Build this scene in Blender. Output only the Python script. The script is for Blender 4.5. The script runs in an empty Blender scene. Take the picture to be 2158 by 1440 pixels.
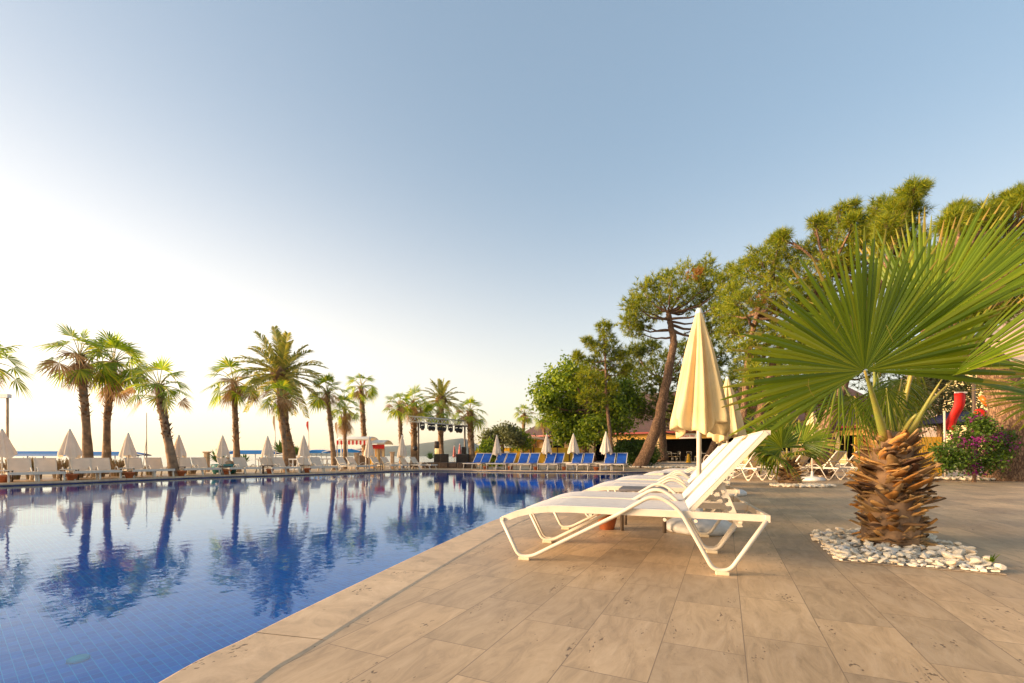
import bpy, bmesh, math, random
import numpy as np
from mathutils import Vector, Matrix, geometry
PI = math.pi
R = math.radians
random.seed(7)
S = bpy.context.scene
C = S.collection

# ---------------------------------------------------------------- camera, sky, sun
F, CX, HY, H = 959.1, 1079.0, 960.0, 0.8
cam = bpy.data.cameras.new('camera')
cam.lens = 16.0; cam.sensor_width = 36.0
cam.shift_y = (HY - 720.0) / 2158.0
cam.clip_start = 0.05; cam.clip_end = 60000
camo = bpy.data.objects.new('camera', cam); C.objects.link(camo)
camo.location = (0, 0, H); camo.rotation_euler = (R(90), 0, 0)
S.camera = camo

SUN_AZ, SUN_EL = R(-98), R(10)
HZ = (1.0, 0.66, 0.36)
w = bpy.data.worlds.new('World'); S.world = w; w.use_nodes = True
nt = w.node_tree; nt.nodes.clear()
sky = nt.nodes.new('ShaderNodeTexSky'); sky.sky_type = 'NISHITA'; sky.sun_disc = False
sky.sun_elevation = SUN_EL; sky.sun_rotation = SUN_AZ
sky.air_density = 1.0; sky.dust_density = 2.6; sky.ozone_density = 1.3; sky.altitude = 0
gam = nt.nodes.new('ShaderNodeGamma'); gam.inputs[1].default_value = 0.53
bg = nt.nodes.new('ShaderNodeBackground'); bg.inputs[1].default_value = 0.15
wo = nt.nodes.new('ShaderNodeOutputWorld')
nt.links.new(sky.outputs[0], gam.inputs[0])
hsv = nt.nodes.new('ShaderNodeHueSaturation'); hsv.inputs['Saturation'].default_value = 1.32; hsv.inputs['Value'].default_value = 0.92; nt.links.new(gam.outputs[0], hsv.inputs['Color'])
# warm haze low over the sea: brightens the sky towards the horizon
wtc = nt.nodes.new('ShaderNodeTexCoord'); wsp = nt.nodes.new('ShaderNodeSeparateXYZ'); nt.links.new(wtc.outputs['Generated'], wsp.inputs[0])
wab = nt.nodes.new('ShaderNodeMath'); wab.operation = 'ABSOLUTE'; nt.links.new(wsp.outputs[2], wab.inputs[0])
wmr = nt.nodes.new('ShaderNodeMapRange'); wmr.interpolation_type = 'SMOOTHERSTEP'; wmr.inputs[1].default_value = 0.62; wmr.inputs[2].default_value = -0.12; wmr.inputs[3].default_value = 0.0; wmr.inputs[4].default_value = 1.0
nt.links.new(wab.outputs[0], wmr.inputs[0])
wad = nt.nodes.new('ShaderNodeMix'); wad.data_type = 'RGBA'; wad.blend_type = 'ADD'; wad.clamp_result = False
nt.links.new(wmr.outputs[0], wad.inputs[0]); nt.links.new(hsv.outputs[0], wad.inputs[6]); wad.inputs[7].default_value = (HZ[0], HZ[1], HZ[2], 1)
# brighter, warmer glow low down on the side where the sun stands
gx = nt.nodes.new('ShaderNodeMapRange'); gx.interpolation_type = 'SMOOTHSTEP'; gx.inputs[1].default_value = 0.25; gx.inputs[2].default_value = -0.75; nt.links.new(wsp.outputs[0], gx.inputs[0])
gz = nt.nodes.new('ShaderNodeMapRange'); gz.interpolation_type = 'SMOOTHSTEP'; gz.inputs[1].default_value = 0.74; gz.inputs[2].default_value = -0.05; nt.links.new(wab.outputs[0], gz.inputs[0])
gm_ = nt.nodes.new('ShaderNodeMath'); gm_.operation = 'MULTIPLY'; nt.links.new(gx.outputs[0], gm_.inputs[0]); nt.links.new(gz.outputs[0], gm_.inputs[1])
wa2 = nt.nodes.new('ShaderNodeMix'); wa2.data_type = 'RGBA'; wa2.blend_type = 'ADD'; wa2.clamp_result = False
nt.links.new(gm_.outputs[0], wa2.inputs[0]); nt.links.new(wad.outputs[2], wa2.inputs[6]); wa2.inputs[7].default_value = (1.05, 0.78, 0.53, 1)
nt.links.new(wa2.outputs[2], bg.inputs[0])
nt.links.new(bg.outputs[0], wo.inputs[0])

sl = bpy.data.lights.new('sun', 'SUN'); sl.energy = 3.7; sl.angle = R(24); sl.color = (1.0, 0.70, 0.42)
so = bpy.data.objects.new('sun', sl); C.objects.link(so)
sd = Vector((math.sin(SUN_AZ) * math.cos(SUN_EL), math.cos(SUN_AZ) * math.cos(SUN_EL), math.sin(SUN_EL)))
so.rotation_euler = sd.to_track_quat('Z', 'Y').to_euler()
so.location = sd * 50
S.view_settings.view_transform = 'Standard'; S.view_settings.look = 'None'
S.view_settings.exposure = 1.80; S.view_settings.gamma = 1.0

# ---------------------------------------------------------------- helpers
def G(px, py, z=0.0):
    Y = F * (H - z) / (py - HY)
    return Vector(((px - CX) / F * Y, Y, z))
def at(px, py, Y):
    return Vector(((px - CX) / F * Y, Y, H + (HY - py) / F * Y))
def V(*a): return Vector(a)

def tag(o, label=None, cat=None, group=None, kind=None):
    if label: o['label'] = label
    if cat: o['category'] = cat
    if group: o['group'] = group
    if kind: o['kind'] = kind
    return o
def empty(name, loc=(0, 0, 0), rz=0.0, label=None, cat=None, group=None):
    o = bpy.data.objects.new(name, None); C.objects.link(o)
    o.location = loc; o.rotation_euler = (0, 0, rz)
    o.empty_display_size = 0.1
    return tag(o, label, cat, group)
def copy_tree(o, parent=None):
    c = o.copy(); C.objects.link(c)
    if parent is not None: c.parent = parent
    for ch in [x for x in C.objects if x.parent == o]:
        copy_tree(ch, c)
    return c

class MB:
    def __init__(s): s.v = []; s.f = []; s.smooth = []
    def add(s, vs, fs, sm=False):
        b = len(s.v); s.v.extend([tuple(p) for p in vs])
        for f in fs: s.f.append(tuple(i + b for i in f)); s.smooth.append(sm)
        return s
    def box(s, c, size, rz=0.0, M=None):
        x, y, z = size[0] / 2, size[1] / 2, size[2] / 2
        pts = [V(a, b, d) for a in (-x, x) for b in (-y, y) for d in (-z, z)]
        m = Matrix.Translation(V(*c)) @ (M if M is not None else Matrix.Rotation(rz, 4, 'Z'))
        pts = [m @ p for p in pts]
        return s.add(pts, [(0, 1, 3, 2), (4, 6, 7, 5), (0, 4, 5, 1), (2, 3, 7, 6), (0, 2, 6, 4), (1, 5, 7, 3)])
    def bar(s, a, b, w, h=None, up=(0, 0, 1)):
        a, b = V(*a), V(*b); h = h or w
        d = (b - a); L = d.length
        if L < 1e-6: return s
        d.normalize(); u = V(*up)
        sx = d.cross(u)
        if sx.length < 1e-4: sx = d.cross(V(1, 0, 0))
        sx.normalize(); uu = sx.cross(d)
        pts = []
        for p in (a, b):
            for i, j in ((-1, -1), (1, -1), (1, 1), (-1, 1)):
                pts.append(p + sx * i * w / 2 + uu * j * h / 2)
        return s.add(pts, [(0, 1, 2, 3), (7, 6, 5, 4), (0, 4, 5, 1), (1, 5, 6, 2), (2, 6, 7, 3), (3, 7, 4, 0)])
    def tube(s, path, r, n=8, cap=True, jit=0.0, rng=random):
        path = [V(*p) for p in path]; m = len(path)
        rr = r if isinstance(r, (list, tuple)) else [r] * m
        vs = []; prev = None
        for i in range(m):
            d = (path[min(i + 1, m - 1)] - path[max(i - 1, 0)])
            if d.length < 1e-9: d = V(0, 0, 1)
            d.normalize()
            if prev is None:
                x = d.cross(V(0, 0, 1))
                if x.length < 0.1: x = d.cross(V(0, 1, 0))
            else:
                x = prev - d * prev.dot(d)
                if x.length < 1e-5: x = d.cross(V(0, 1, 0))
            x.normalize(); y = d.cross(x); prev = x
            for k in range(n):
                a = 2 * PI * k / n; q = rr[i] * (1 + (rng.uniform(-jit, jit) if jit else 0))
                vs.append(path[i] + x * math.cos(a) * q + y * math.sin(a) * q)
        fs = []
        for i in range(m - 1):
            for k in range(n):
                k2 = (k + 1) % n
                fs.append((i * n + k, i * n + k2, (i + 1) * n + k2, (i + 1) * n + k))
        s.add(vs, fs, True)
        if cap:
            b = len(s.v) - len(vs)
            s.f.append(tuple(b + k for k in range(n))[::-1]); s.smooth.append(False)
            s.f.append(tuple(b + (m - 1) * n + k for k in range(n))); s.smooth.append(False)
        return s
    def lathe(s, prof, c=(0, 0, 0), n=24, mod=None, sm=True):
        vs = []; fs = []; c = V(*c); m = len(prof)
        for i, (r, z) in enumerate(prof):
            for k in range(n):
                a = 2 * PI * k / n
                q, dz = (mod(i / (m - 1), a) if mod else (1, 0))
                vs.append(c + V(r * q * math.cos(a), r * q * math.sin(a), z + dz))
        for i in range(m - 1):
            for k in range(n):
                k2 = (k + 1) % n
                fs.append((i * n + k, i * n + k2, (i + 1) * n + k2, (i + 1) * n + k))
        return s.add(vs, fs, sm)
    def prism(s, poly, z0, z1):
        n = len(poly)
        vs = [V(p[0], p[1], z0) for p in poly] + [V(p[0], p[1], z1) for p in poly]
        fs = [tuple(range(n))[::-1], tuple(range(n, 2 * n))] + [(i, (i + 1) % n, n + (i + 1) % n, n + i) for i in range(n)]
        return s.add(vs, fs)
    def xprism(s, prof, y0, y1):      # profile in (x, z), extruded along y
        n = len(prof)
        vs = [V(p[0], y0, p[1]) for p in prof] + [V(p[0], y1, p[1]) for p in prof]
        fs = [tuple(range(n)), tuple(range(n, 2 * n))[::-1]] + [(i, n + i, n + (i + 1) % n, (i + 1) % n) for i in range(n)]
        return s.add(vs, fs)
    def build(s, name, mat, parent=None, bevel=0.0):
        me = bpy.data.meshes.new(name)
        me.from_pydata(s.v, [], s.f)
        me.polygons.foreach_set('use_smooth', s.smooth)
        me.materials.append(mat); me.update()
        o = bpy.data.objects.new(name, me); C.objects.link(o)
        if parent is not None: o.parent = parent
        if bevel:
            b = o.modifiers.new('b', 'BEVEL'); b.width = bevel; b.segments = 2; b.limit_method = 'ANGLE'
        return o
def npmesh(name, vs, fs, mat, parent=None, smooth=False, mi=None, mat2=None):
    vs = np.asarray(vs, dtype=np.float32).reshape(-1, 3); fs = np.asarray(fs, dtype=np.int32)
    me = bpy.data.meshes.new(name); k = fs.shape[1]
    me.vertices.add(len(vs)); me.vertices.foreach_set('co', vs.ravel())
    me.loops.add(fs.size); me.loops.foreach_set('vertex_index', fs.ravel())
    me.polygons.add(len(fs)); me.polygons.foreach_set('loop_start', np.arange(0, fs.size, k, dtype=np.int32))
    me.polygons.foreach_set('loop_total', np.full(len(fs), k, dtype=np.int32))
    me.polygons.foreach_set('use_smooth', np.full(len(fs), smooth))
    me.materials.append(mat)
    if mi is not None and any(mi):
        me.materials.append(mat2); me.polygons.foreach_set('material_index', np.array(mi, dtype=np.int32))
    me.update(calc_edges=True)
    o = bpy.data.objects.new(name, me); C.objects.link(o)
    if parent is not None: o.parent = parent
    return o
def fillet(pts, r, n=5, idx=None):
    pts = [V(*p) for p in pts]; out = [pts[0]]
    for i in range(1, len(pts) - 1):
        rr = r[i] if isinstance(r, (list, tuple)) else r
        a, b, c = pts[i - 1], pts[i], pts[i + 1]
        d1 = (a - b); d2 = (c - b)
        q = min(rr, d1.length * 0.49, d2.length * 0.49)
        p1 = b + d1.normalized() * q; p2 = b + d2.normalized() * q
        for k in range(n + 1):
            t = k / n; out.append(p1 * (1 - t) ** 2 + b * 2 * t * (1 - t) + p2 * t * t)
    out.append(pts[-1]); return out
def bez(a, b, c, n=8):
    a, b, c = V(*a), V(*b), V(*c)
    return [a * (1 - t) ** 2 + b * 2 * t * (1 - t) + c * t * t for t in [i / n for i in range(n + 1)]]
def catmull(pts, n=6, closed=False):
    pts = [V(*p) for p in pts]; out = []; m = len(pts)
    rng = range(m) if closed else range(m - 1)
    for i in rng:
        if closed: p0, p1, p2, p3 = pts[i - 1], pts[i], pts[(i + 1) % m], pts[(i + 2) % m]
        else: p0, p1, p2, p3 = pts[max(i - 1, 0)], pts[i], pts[i + 1], pts[min(i + 2, m - 1)]
        for k in range(n):
            t = k / n
            out.append(0.5 * ((2 * p1) + (p2 - p0) * t + (2 * p0 - 5 * p1 + 4 * p2 - p3) * t * t + (3 * p1 - p0 - 3 * p2 + p3) * t ** 3))
    if not closed: out.append(pts[-1])
    return out

# ---------------------------------------------------------------- materials
def newmat(name):
    m = bpy.data.materials.new(name); m.use_nodes = True
    return m, m.node_tree, m.node_tree.nodes['Principled BSDF']
def pm(name, col, rough=0.6, var=0.15, scale=6.0, bump=0.0, bscale=30.0, metal=0.0, col2=None, spec=0.5, emit=None):
    m, t, b = newmat(name)
    N = t.nodes.new; L = t.links.new
    tc = N('ShaderNodeTexCoord'); no = N('ShaderNodeTexNoise'); no.inputs['Scale'].default_value = scale
    no.inputs['Detail'].default_value = 5
    L(tc.outputs['Object'], no.inputs['Vector'])
    cr = N('ShaderNodeValToRGB')
    c2 = col2 or tuple(c * (1 - var) for c in col); c1 = col if col2 else tuple(min(1, c * (1 + var)) for c in col)
    cr.color_ramp.elements[0].position = 0.35; cr.color_ramp.elements[1].position = 0.65
    cr.color_ramp.elements[0].color = (*c2, 1); cr.color_ramp.elements[1].color = (*c1, 1)
    L(no.outputs['Fac'], cr.inputs[0]); L(cr.outputs[0], b.inputs['Base Color'])
    b.inputs['Roughness'].default_value = rough; b.inputs['Metallic'].default_value = metal
    b.inputs['Specular IOR Level'].default_value = spec
    if bump:
        n2 = N('ShaderNodeTexNoise'); n2.inputs['Scale'].default_value = bscale; n2.inputs['Detail'].default_value = 6
        L(tc.outputs['Object'], n2.inputs['Vector'])
        bp = N('ShaderNodeBump'); bp.inputs['Strength'].default_value = bump; bp.inputs['Distance'].default_value = 0.02
        L(n2.outputs['Fac'], bp.inputs['Height']); L(bp.outputs[0], b.inputs['Normal'])
    if emit:
        b.inputs['Emission Color'].default_value = (*emit[0], 1); b.inputs['Emission Strength'].default_value = emit[1]
    return m
def leafmat(name, cols, rough=0.5, trans=0.35, tcol=None, spec=0.35):
    m, t, b = newmat(name); N = t.nodes.new; L = t.links.new
    ge = N('ShaderNodeNewGeometry'); cr = N('ShaderNodeValToRGB')
    e = cr.color_ramp.elements
    e[0].color = (*cols[0], 1); e[1].color = (*cols[-1], 1)
    for i, c in enumerate(cols[1:-1]):
        q = e.new((i + 1) / (len(cols) - 1)); q.color = (*c, 1)
    L(ge.outputs['Random Per Island'], cr.inputs[0]); L(cr.outputs[0], b.inputs['Base Color'])
    b.inputs['Roughness'].default_value = rough; b.inputs['Specular IOR Level'].default_value = spec
    tr = N('ShaderNodeBsdfTranslucent'); mx = N('ShaderNodeMixShader'); mx.inputs[0].default_value = trans
    hs = N('ShaderNodeMix'); hs.data_type = 'RGBA'; hs.blend_type = 'MULTIPLY'; hs.inputs[0].default_value = 1
    L(cr.outputs[0], hs.inputs[6]); hs.inputs[7].default_value = (*(tcol or (1.9, 1.7, 0.7)), 1)
    L(hs.outputs[2], tr.inputs[0])
    out = t.nodes['Material Output']
    L(b.outputs[0], mx.inputs[1]); L(tr.outputs[0], mx.inputs[2]); L(mx.outputs[0], out.inputs[0])
    return m
M = {}
M['white_frame'] = pm('white_frame', (0.62, 0.54, 0.43), 0.38, 0.05, 8)
M['sling'] = pm('white_sling', (0.58, 0.55, 0.52), 0.75, 0.05, 12, 0.15, 400)
M['sling_far'] = pm('ivory_sling', (0.74, 0.65, 0.54), 0.8, 0.06, 4)
M['pad'] = pm('foot_pad_plastic', (0.62, 0.52, 0.36), 0.6, 0.12)
M['taupe_sling'] = pm('taupe_sling', (0.62, 0.54, 0.41), 0.8, 0.08, 10, 0.1, 300)
M['blue_sling'] = pm('blue_sling', (0.012, 0.10, 0.46), 0.7, 0.25, 3)
M['cream'] = pm('cream_canvas', (0.80, 0.66, 0.37), 0.85, 0.10, 3, 0.2, 60, col2=(0.73, 0.57, 0.28))
M['offwhite'] = pm('offwhite_canvas', (0.84, 0.72, 0.56), 0.85, 0.08, 3)
M['grey_top'] = pm('grey_table_top', (0.13, 0.12, 0.13), 0.5, 0.15)
M['bronze'] = pm('bronze_leg', (0.16, 0.12, 0.09), 0.45, 0.1, metal=0.3)
M['terracotta'] = pm('terracotta', (0.48, 0.14, 0.045), 0.7, 0.15, 15)
M['base_white'] = pm('umbrella_base_plastic', (0.66, 0.64, 0.60), 0.6, 0.12, 8, 0.1)
M['dark_wood'] = pm('dark_wood', (0.07, 0.04, 0.022), 0.6, 0.3)
M['black'] = pm('black_gear', (0.018, 0.016, 0.018), 0.5, 0.3)
M['steel'] = pm('aluminium', (0.62, 0.60, 0.56), 0.35, 0.1, metal=0.6)
M['palm_bark'] = pm('palm_bark', (0.34, 0.20, 0.10), 0.9, 0.4, 5, 0.6, 25, col2=(0.12, 0.075, 0.045))
M['palm_boot'] = leafmat('palm_boot', [(0.09, 0.04, 0.018), (0.30, 0.15, 0.06), (0.42, 0.24, 0.11)], 0.8, 0.05, (1, 1, 1))
M['boot_near'] = leafmat('leaf_base_fibre', [(0.20, 0.09, 0.025), (0.52, 0.23, 0.055), (0.62, 0.38, 0.15), (0.30, 0.18, 0.09), (0.10, 0.05, 0.03), (0.44, 0.26, 0.10), (0.07, 0.04, 0.028)], 0.75, 0.08, (1, 0.9, 0.7), 0.2)
M['fan_leaf'] = leafmat('fan_leaf', [(0.08, 0.14, 0.012), (0.13, 0.22, 0.018), (0.25, 0.35, 0.024), (0.42, 0.40, 0.035)], 0.45, 0.5)
M['near_fan'] = leafmat('near_fan_leaf', [(0.065, 0.11, 0.005), (0.095, 0.155, 0.007), (0.14, 0.20, 0.010), (0.22, 0.26, 0.015)], 0.36, 0.42, (1.8, 1.5, 0.4))
M['date_leaf'] = leafmat('date_leaf', [(0.13, 0.16, 0.05), (0.22, 0.25, 0.07), (0.38, 0.31, 0.09)], 0.45, 0.45)
M['dead_leaf'] = leafmat('dead_leaf', [(0.22, 0.12, 0.05), (0.40, 0.24, 0.10), (0.50, 0.34, 0.16)], 0.8, 0.35, (1.2, 1, 0.8))
M['petiole'] = pm('petiole', (0.22, 0.27, 0.05), 0.4, 0.25, 3, col2=(0.36, 0.24, 0.05))
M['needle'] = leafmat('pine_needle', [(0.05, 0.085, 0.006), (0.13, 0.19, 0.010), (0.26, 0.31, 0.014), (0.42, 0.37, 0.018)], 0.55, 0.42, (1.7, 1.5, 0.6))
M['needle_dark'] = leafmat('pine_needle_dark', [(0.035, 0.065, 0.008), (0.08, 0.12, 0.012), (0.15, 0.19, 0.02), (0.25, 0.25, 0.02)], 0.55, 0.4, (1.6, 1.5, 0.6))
M['needle_dry'] = leafmat('pine_needle_dry', [(0.26, 0.11, 0.02), (0.36, 0.17, 0.03)], 0.7, 0.3)
M['leaf'] = leafmat('broad_leaf', [(0.05, 0.09, 0.008), (0.11, 0.18, 0.012), (0.20, 0.28, 0.016), (0.32, 0.37, 0.03)], 0.42, 0.42)
M['leaf_dark'] = leafmat('shrub_leaf', [(0.035, 0.075, 0.010), (0.07, 0.13, 0.014), (0.12, 0.18, 0.02)], 0.45, 0.35)
M['leaf_olive'] = leafmat('olive_leaf', [(0.07, 0.09, 0.04), (0.12, 0.14, 0.06), (0.18, 0.19, 0.09)], 0.6, 0.25)
M['bract'] = leafmat('bougainvillea_flower', [(0.20, 0.008, 0.12), (0.32, 0.015, 0.19), (0.24, 0.02, 0.22)], 0.6, 0.35, (1.5, 1, 1.5))
M['grass_dry'] = leafmat('dry_grass', [(0.22, 0.14, 0.07), (0.45, 0.32, 0.20), (0.30, 0.20, 0.10), (0.12, 0.13, 0.03)], 0.8, 0.4, (1.2, 1.1, 0.9))
M['succulent'] = leafmat('agave_leaf', [(0.06, 0.13, 0.04), (0.10, 0.19, 0.06)], 0.5, 0.15)
M['stone'] = pm('white_pebble', (0.84, 0.76, 0.62), 0.75, 0.12, 12, 0.3, 30, col2=(0.62, 0.52, 0.38))
M['yellow_wall'] = pm('yellow_wall', (0.85, 0.47, 0.03), 0.8, 0.12, 2)
M['ochre'] = pm('ochre_render', (0.75, 0.43, 0.09), 0.8, 0.12, 1.5)
M['sandstone'] = pm('sandstone', (0.58, 0.42, 0.22), 0.8, 0.15, 3, 0.2)
M['roof_sheet'] = None
M['red_trim'] = pm('red_trim', (0.28, 0.025, 0.02), 0.5, 0.1)
M['red'] = pm('red_fabric', (0.62, 0.02, 0.012), 0.6, 0.1)
M['orange'] = pm('orange_plastic', (0.75, 0.14, 0.01), 0.4, 0.1)
M['yellow'] = pm('yellow_plastic', (0.80, 0.42, 0.01), 0.5, 0.1)
M['navy'] = pm('navy_canvas', (0.008, 0.010, 0.05), 0.8, 0.2)
M['blue_tube'] = pm('blue_canvas', (0.0, 0.13, 0.38), 0.5, 0.1)
M['navy_panel'] = pm('navy_panel', (0.02, 0.03, 0.12), 0.5, 0.1)
M['white'] = pm('white_paint', (0.8, 0.78, 0.74), 0.5, 0.05)
M['pink'] = pm('pink_fabric', (0.65, 0.22, 0.20), 0.8, 0.25, 8)
M['teal'] = pm('teal_paint', (0.02, 0.20, 0.20), 0.5, 0.2)
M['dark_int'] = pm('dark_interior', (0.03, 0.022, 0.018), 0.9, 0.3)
M['thatch'] = pm('thatch', (0.10, 0.07, 0.05), 0.9, 0.4, 12, 0.5)
M['tan_stone'] = pm('tan_stone_block', (0.45, 0.30, 0.18), 0.9, 0.2, 6, 0.4)
M['glowlamp'] = pm('lit_lantern_glass', (0.8, 0.6, 0.3), 0.5, 0.05, emit=((1.0, 0.65, 0.22), 0.2))
M['bulb'] = pm('lit_bulb', (0.9, 0.85, 0.7), 0.5, 0.05, emit=((1.0, 0.85, 0.6), 0.5))

def add_trans(m, fac, tint):
    t = m.node_tree; b = t.nodes['Principled BSDF']; out = t.nodes['Material Output']; src = b.inputs['Base Color'].links[0].from_socket
    tr = t.nodes.new('ShaderNodeBsdfTranslucent'); mm = t.nodes.new('ShaderNodeMix'); mm.data_type = 'RGBA'; mm.blend_type = 'MULTIPLY'; mm.inputs[0].default_value = 1
    t.links.new(src, mm.inputs[6]); mm.inputs[7].default_value = (*tint, 1); t.links.new(mm.outputs[2], tr.inputs[0])
    mx = t.nodes.new('ShaderNodeMixShader'); mx.inputs[0].default_value = fac
    t.links.new(b.outputs[0], mx.inputs[1]); t.links.new(tr.outputs[0], mx.inputs[2]); t.links.new(mx.outputs[0], out.inputs[0])
add_trans(M['cream'], 0.25, (1.1, 0.95, 0.7)); add_trans(M['offwhite'], 0.25, (1.1, 1.0, 0.85)); add_trans(M['taupe_sling'], 0.4, (1.2, 1.1, 0.9))
add_trans(M['sling_far'], 0.25, (1.0, 0.97, 0.9)); add_trans(M['red'], 0.3, (1.3, 1, 1)); add_trans(M['blue_sling'], 0.25, (1, 1.1, 1.3))
def bark_mat():
    m, t, b = newmat('pine_bark'); N = t.nodes.new; L = t.links.new
    tc = N('ShaderNodeTexCoord'); mp = N('ShaderNodeMapping'); mp.inputs['Scale'].default_value = (1, 1, 0.35)
    L(tc.outputs['Object'], mp.inputs[0])
    vo = N('ShaderNodeTexVoronoi'); vo.feature = 'DISTANCE_TO_EDGE'; vo.inputs['Scale'].default_value = 13
    no = N('ShaderNodeTexNoise'); no.inputs['Scale'].default_value = 9; no.inputs['Detail'].default_value = 8
    ad = N('ShaderNodeVectorMath'); ad.operation = 'MULTIPLY_ADD'; ad.inputs[1].default_value = (0.25, 0.25, 0.25)
    L(mp.outputs[0], no.inputs['Vector']); L(no.outputs['Color'], ad.inputs[0]); L(mp.outputs[0], ad.inputs[2])
    L(ad.outputs[0], vo.inputs['Vector'])
    cr = N('ShaderNodeValToRGB'); e = cr.color_ramp.elements
    e[0].position = 0.0; e[0].color = (0.075, 0.04, 0.022, 1); e[1].position = 0.16; e[1].color = (0.25, 0.145, 0.08, 1)
    q = e.new(0.4); q.color = (0.33, 0.215, 0.125, 1)
    mx = N('ShaderNodeMix'); mx.data_type = 'RGBA'; mx.blend_type = 'MULTIPLY'; mx.inputs[0].default_value = 0.7
    c2 = N('ShaderNodeValToRGB'); c2.color_ramp.elements[0].color = (0.45, 0.42, 0.4, 1); c2.color_ramp.elements[1].color = (1.2, 1.1, 1.0, 1)
    c2.color_ramp.elements[0].position = 0.3; c2.color_ramp.elements[1].position = 0.7
    L(vo.outputs['Distance'], cr.inputs[0]); L(no.outputs['Fac'], c2.inputs[0])
    L(cr.outputs[0], mx.inputs[6]); L(c2.outputs[0], mx.inputs[7]); L(mx.outputs[2], b.inputs['Base Color'])
    bp = N('ShaderNodeBump'); bp.inputs['Strength'].default_value = 0.9; bp.inputs['Distance'].default_value = 0.05
    L(cr.outputs[0], bp.inputs['Height']); L(bp.outputs[0], b.inputs['Normal']); b.inputs['Roughness'].default_value = 0.9
    return m
M['bark'] = bark_mat()

def roof_mat():
    m, t, b = newmat('roof_shingles'); N = t.nodes.new; L = t.links.new
    tc = N('ShaderNodeTexCoord'); br = N('ShaderNodeTexBrick'); br.inputs['Scale'].default_value = 3.0
    br.inputs['Color1'].default_value = (0.13, 0.075, 0.07, 1); br.inputs['Color2'].default_value = (0.09, 0.055, 0.055, 1)
    br.inputs['Mortar'].default_value = (0.05, 0.03, 0.03, 1); br.inputs['Mortar Size'].default_value = 0.03
    L(tc.outputs['Object'], br.inputs['Vector']); L(br.outputs[0], b.inputs['Base Color']); b.inputs['Roughness'].default_value = 0.85
    return m
M['roof'] = roof_mat()
def brick_mat():
    m, t, b = newmat('red_brick'); N = t.nodes.new; L = t.links.new
    tc = N('ShaderNodeTexCoord'); br = N('ShaderNodeTexBrick'); br.inputs['Scale'].default_value = 4.0
    mp = N('ShaderNodeMapping'); mp.inputs['Rotation'].default_value = (R(90), 0, 0)
    br.inputs['Color1'].default_value = (0.38, 0.15, 0.07, 1); br.inputs['Color2'].default_value = (0.28, 0.11, 0.06, 1)
    br.inputs['Mortar'].default_value = (0.35, 0.28, 0.2, 1)
    L(tc.outputs['Object'], mp.inputs[0]); L(mp.outputs[0], br.inputs['Vector']); L(br.outputs[0], b.inputs['Base Color']); b.inputs['Roughness'].default_value = 0.9
    return m
M['brick'] = brick_mat()

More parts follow.
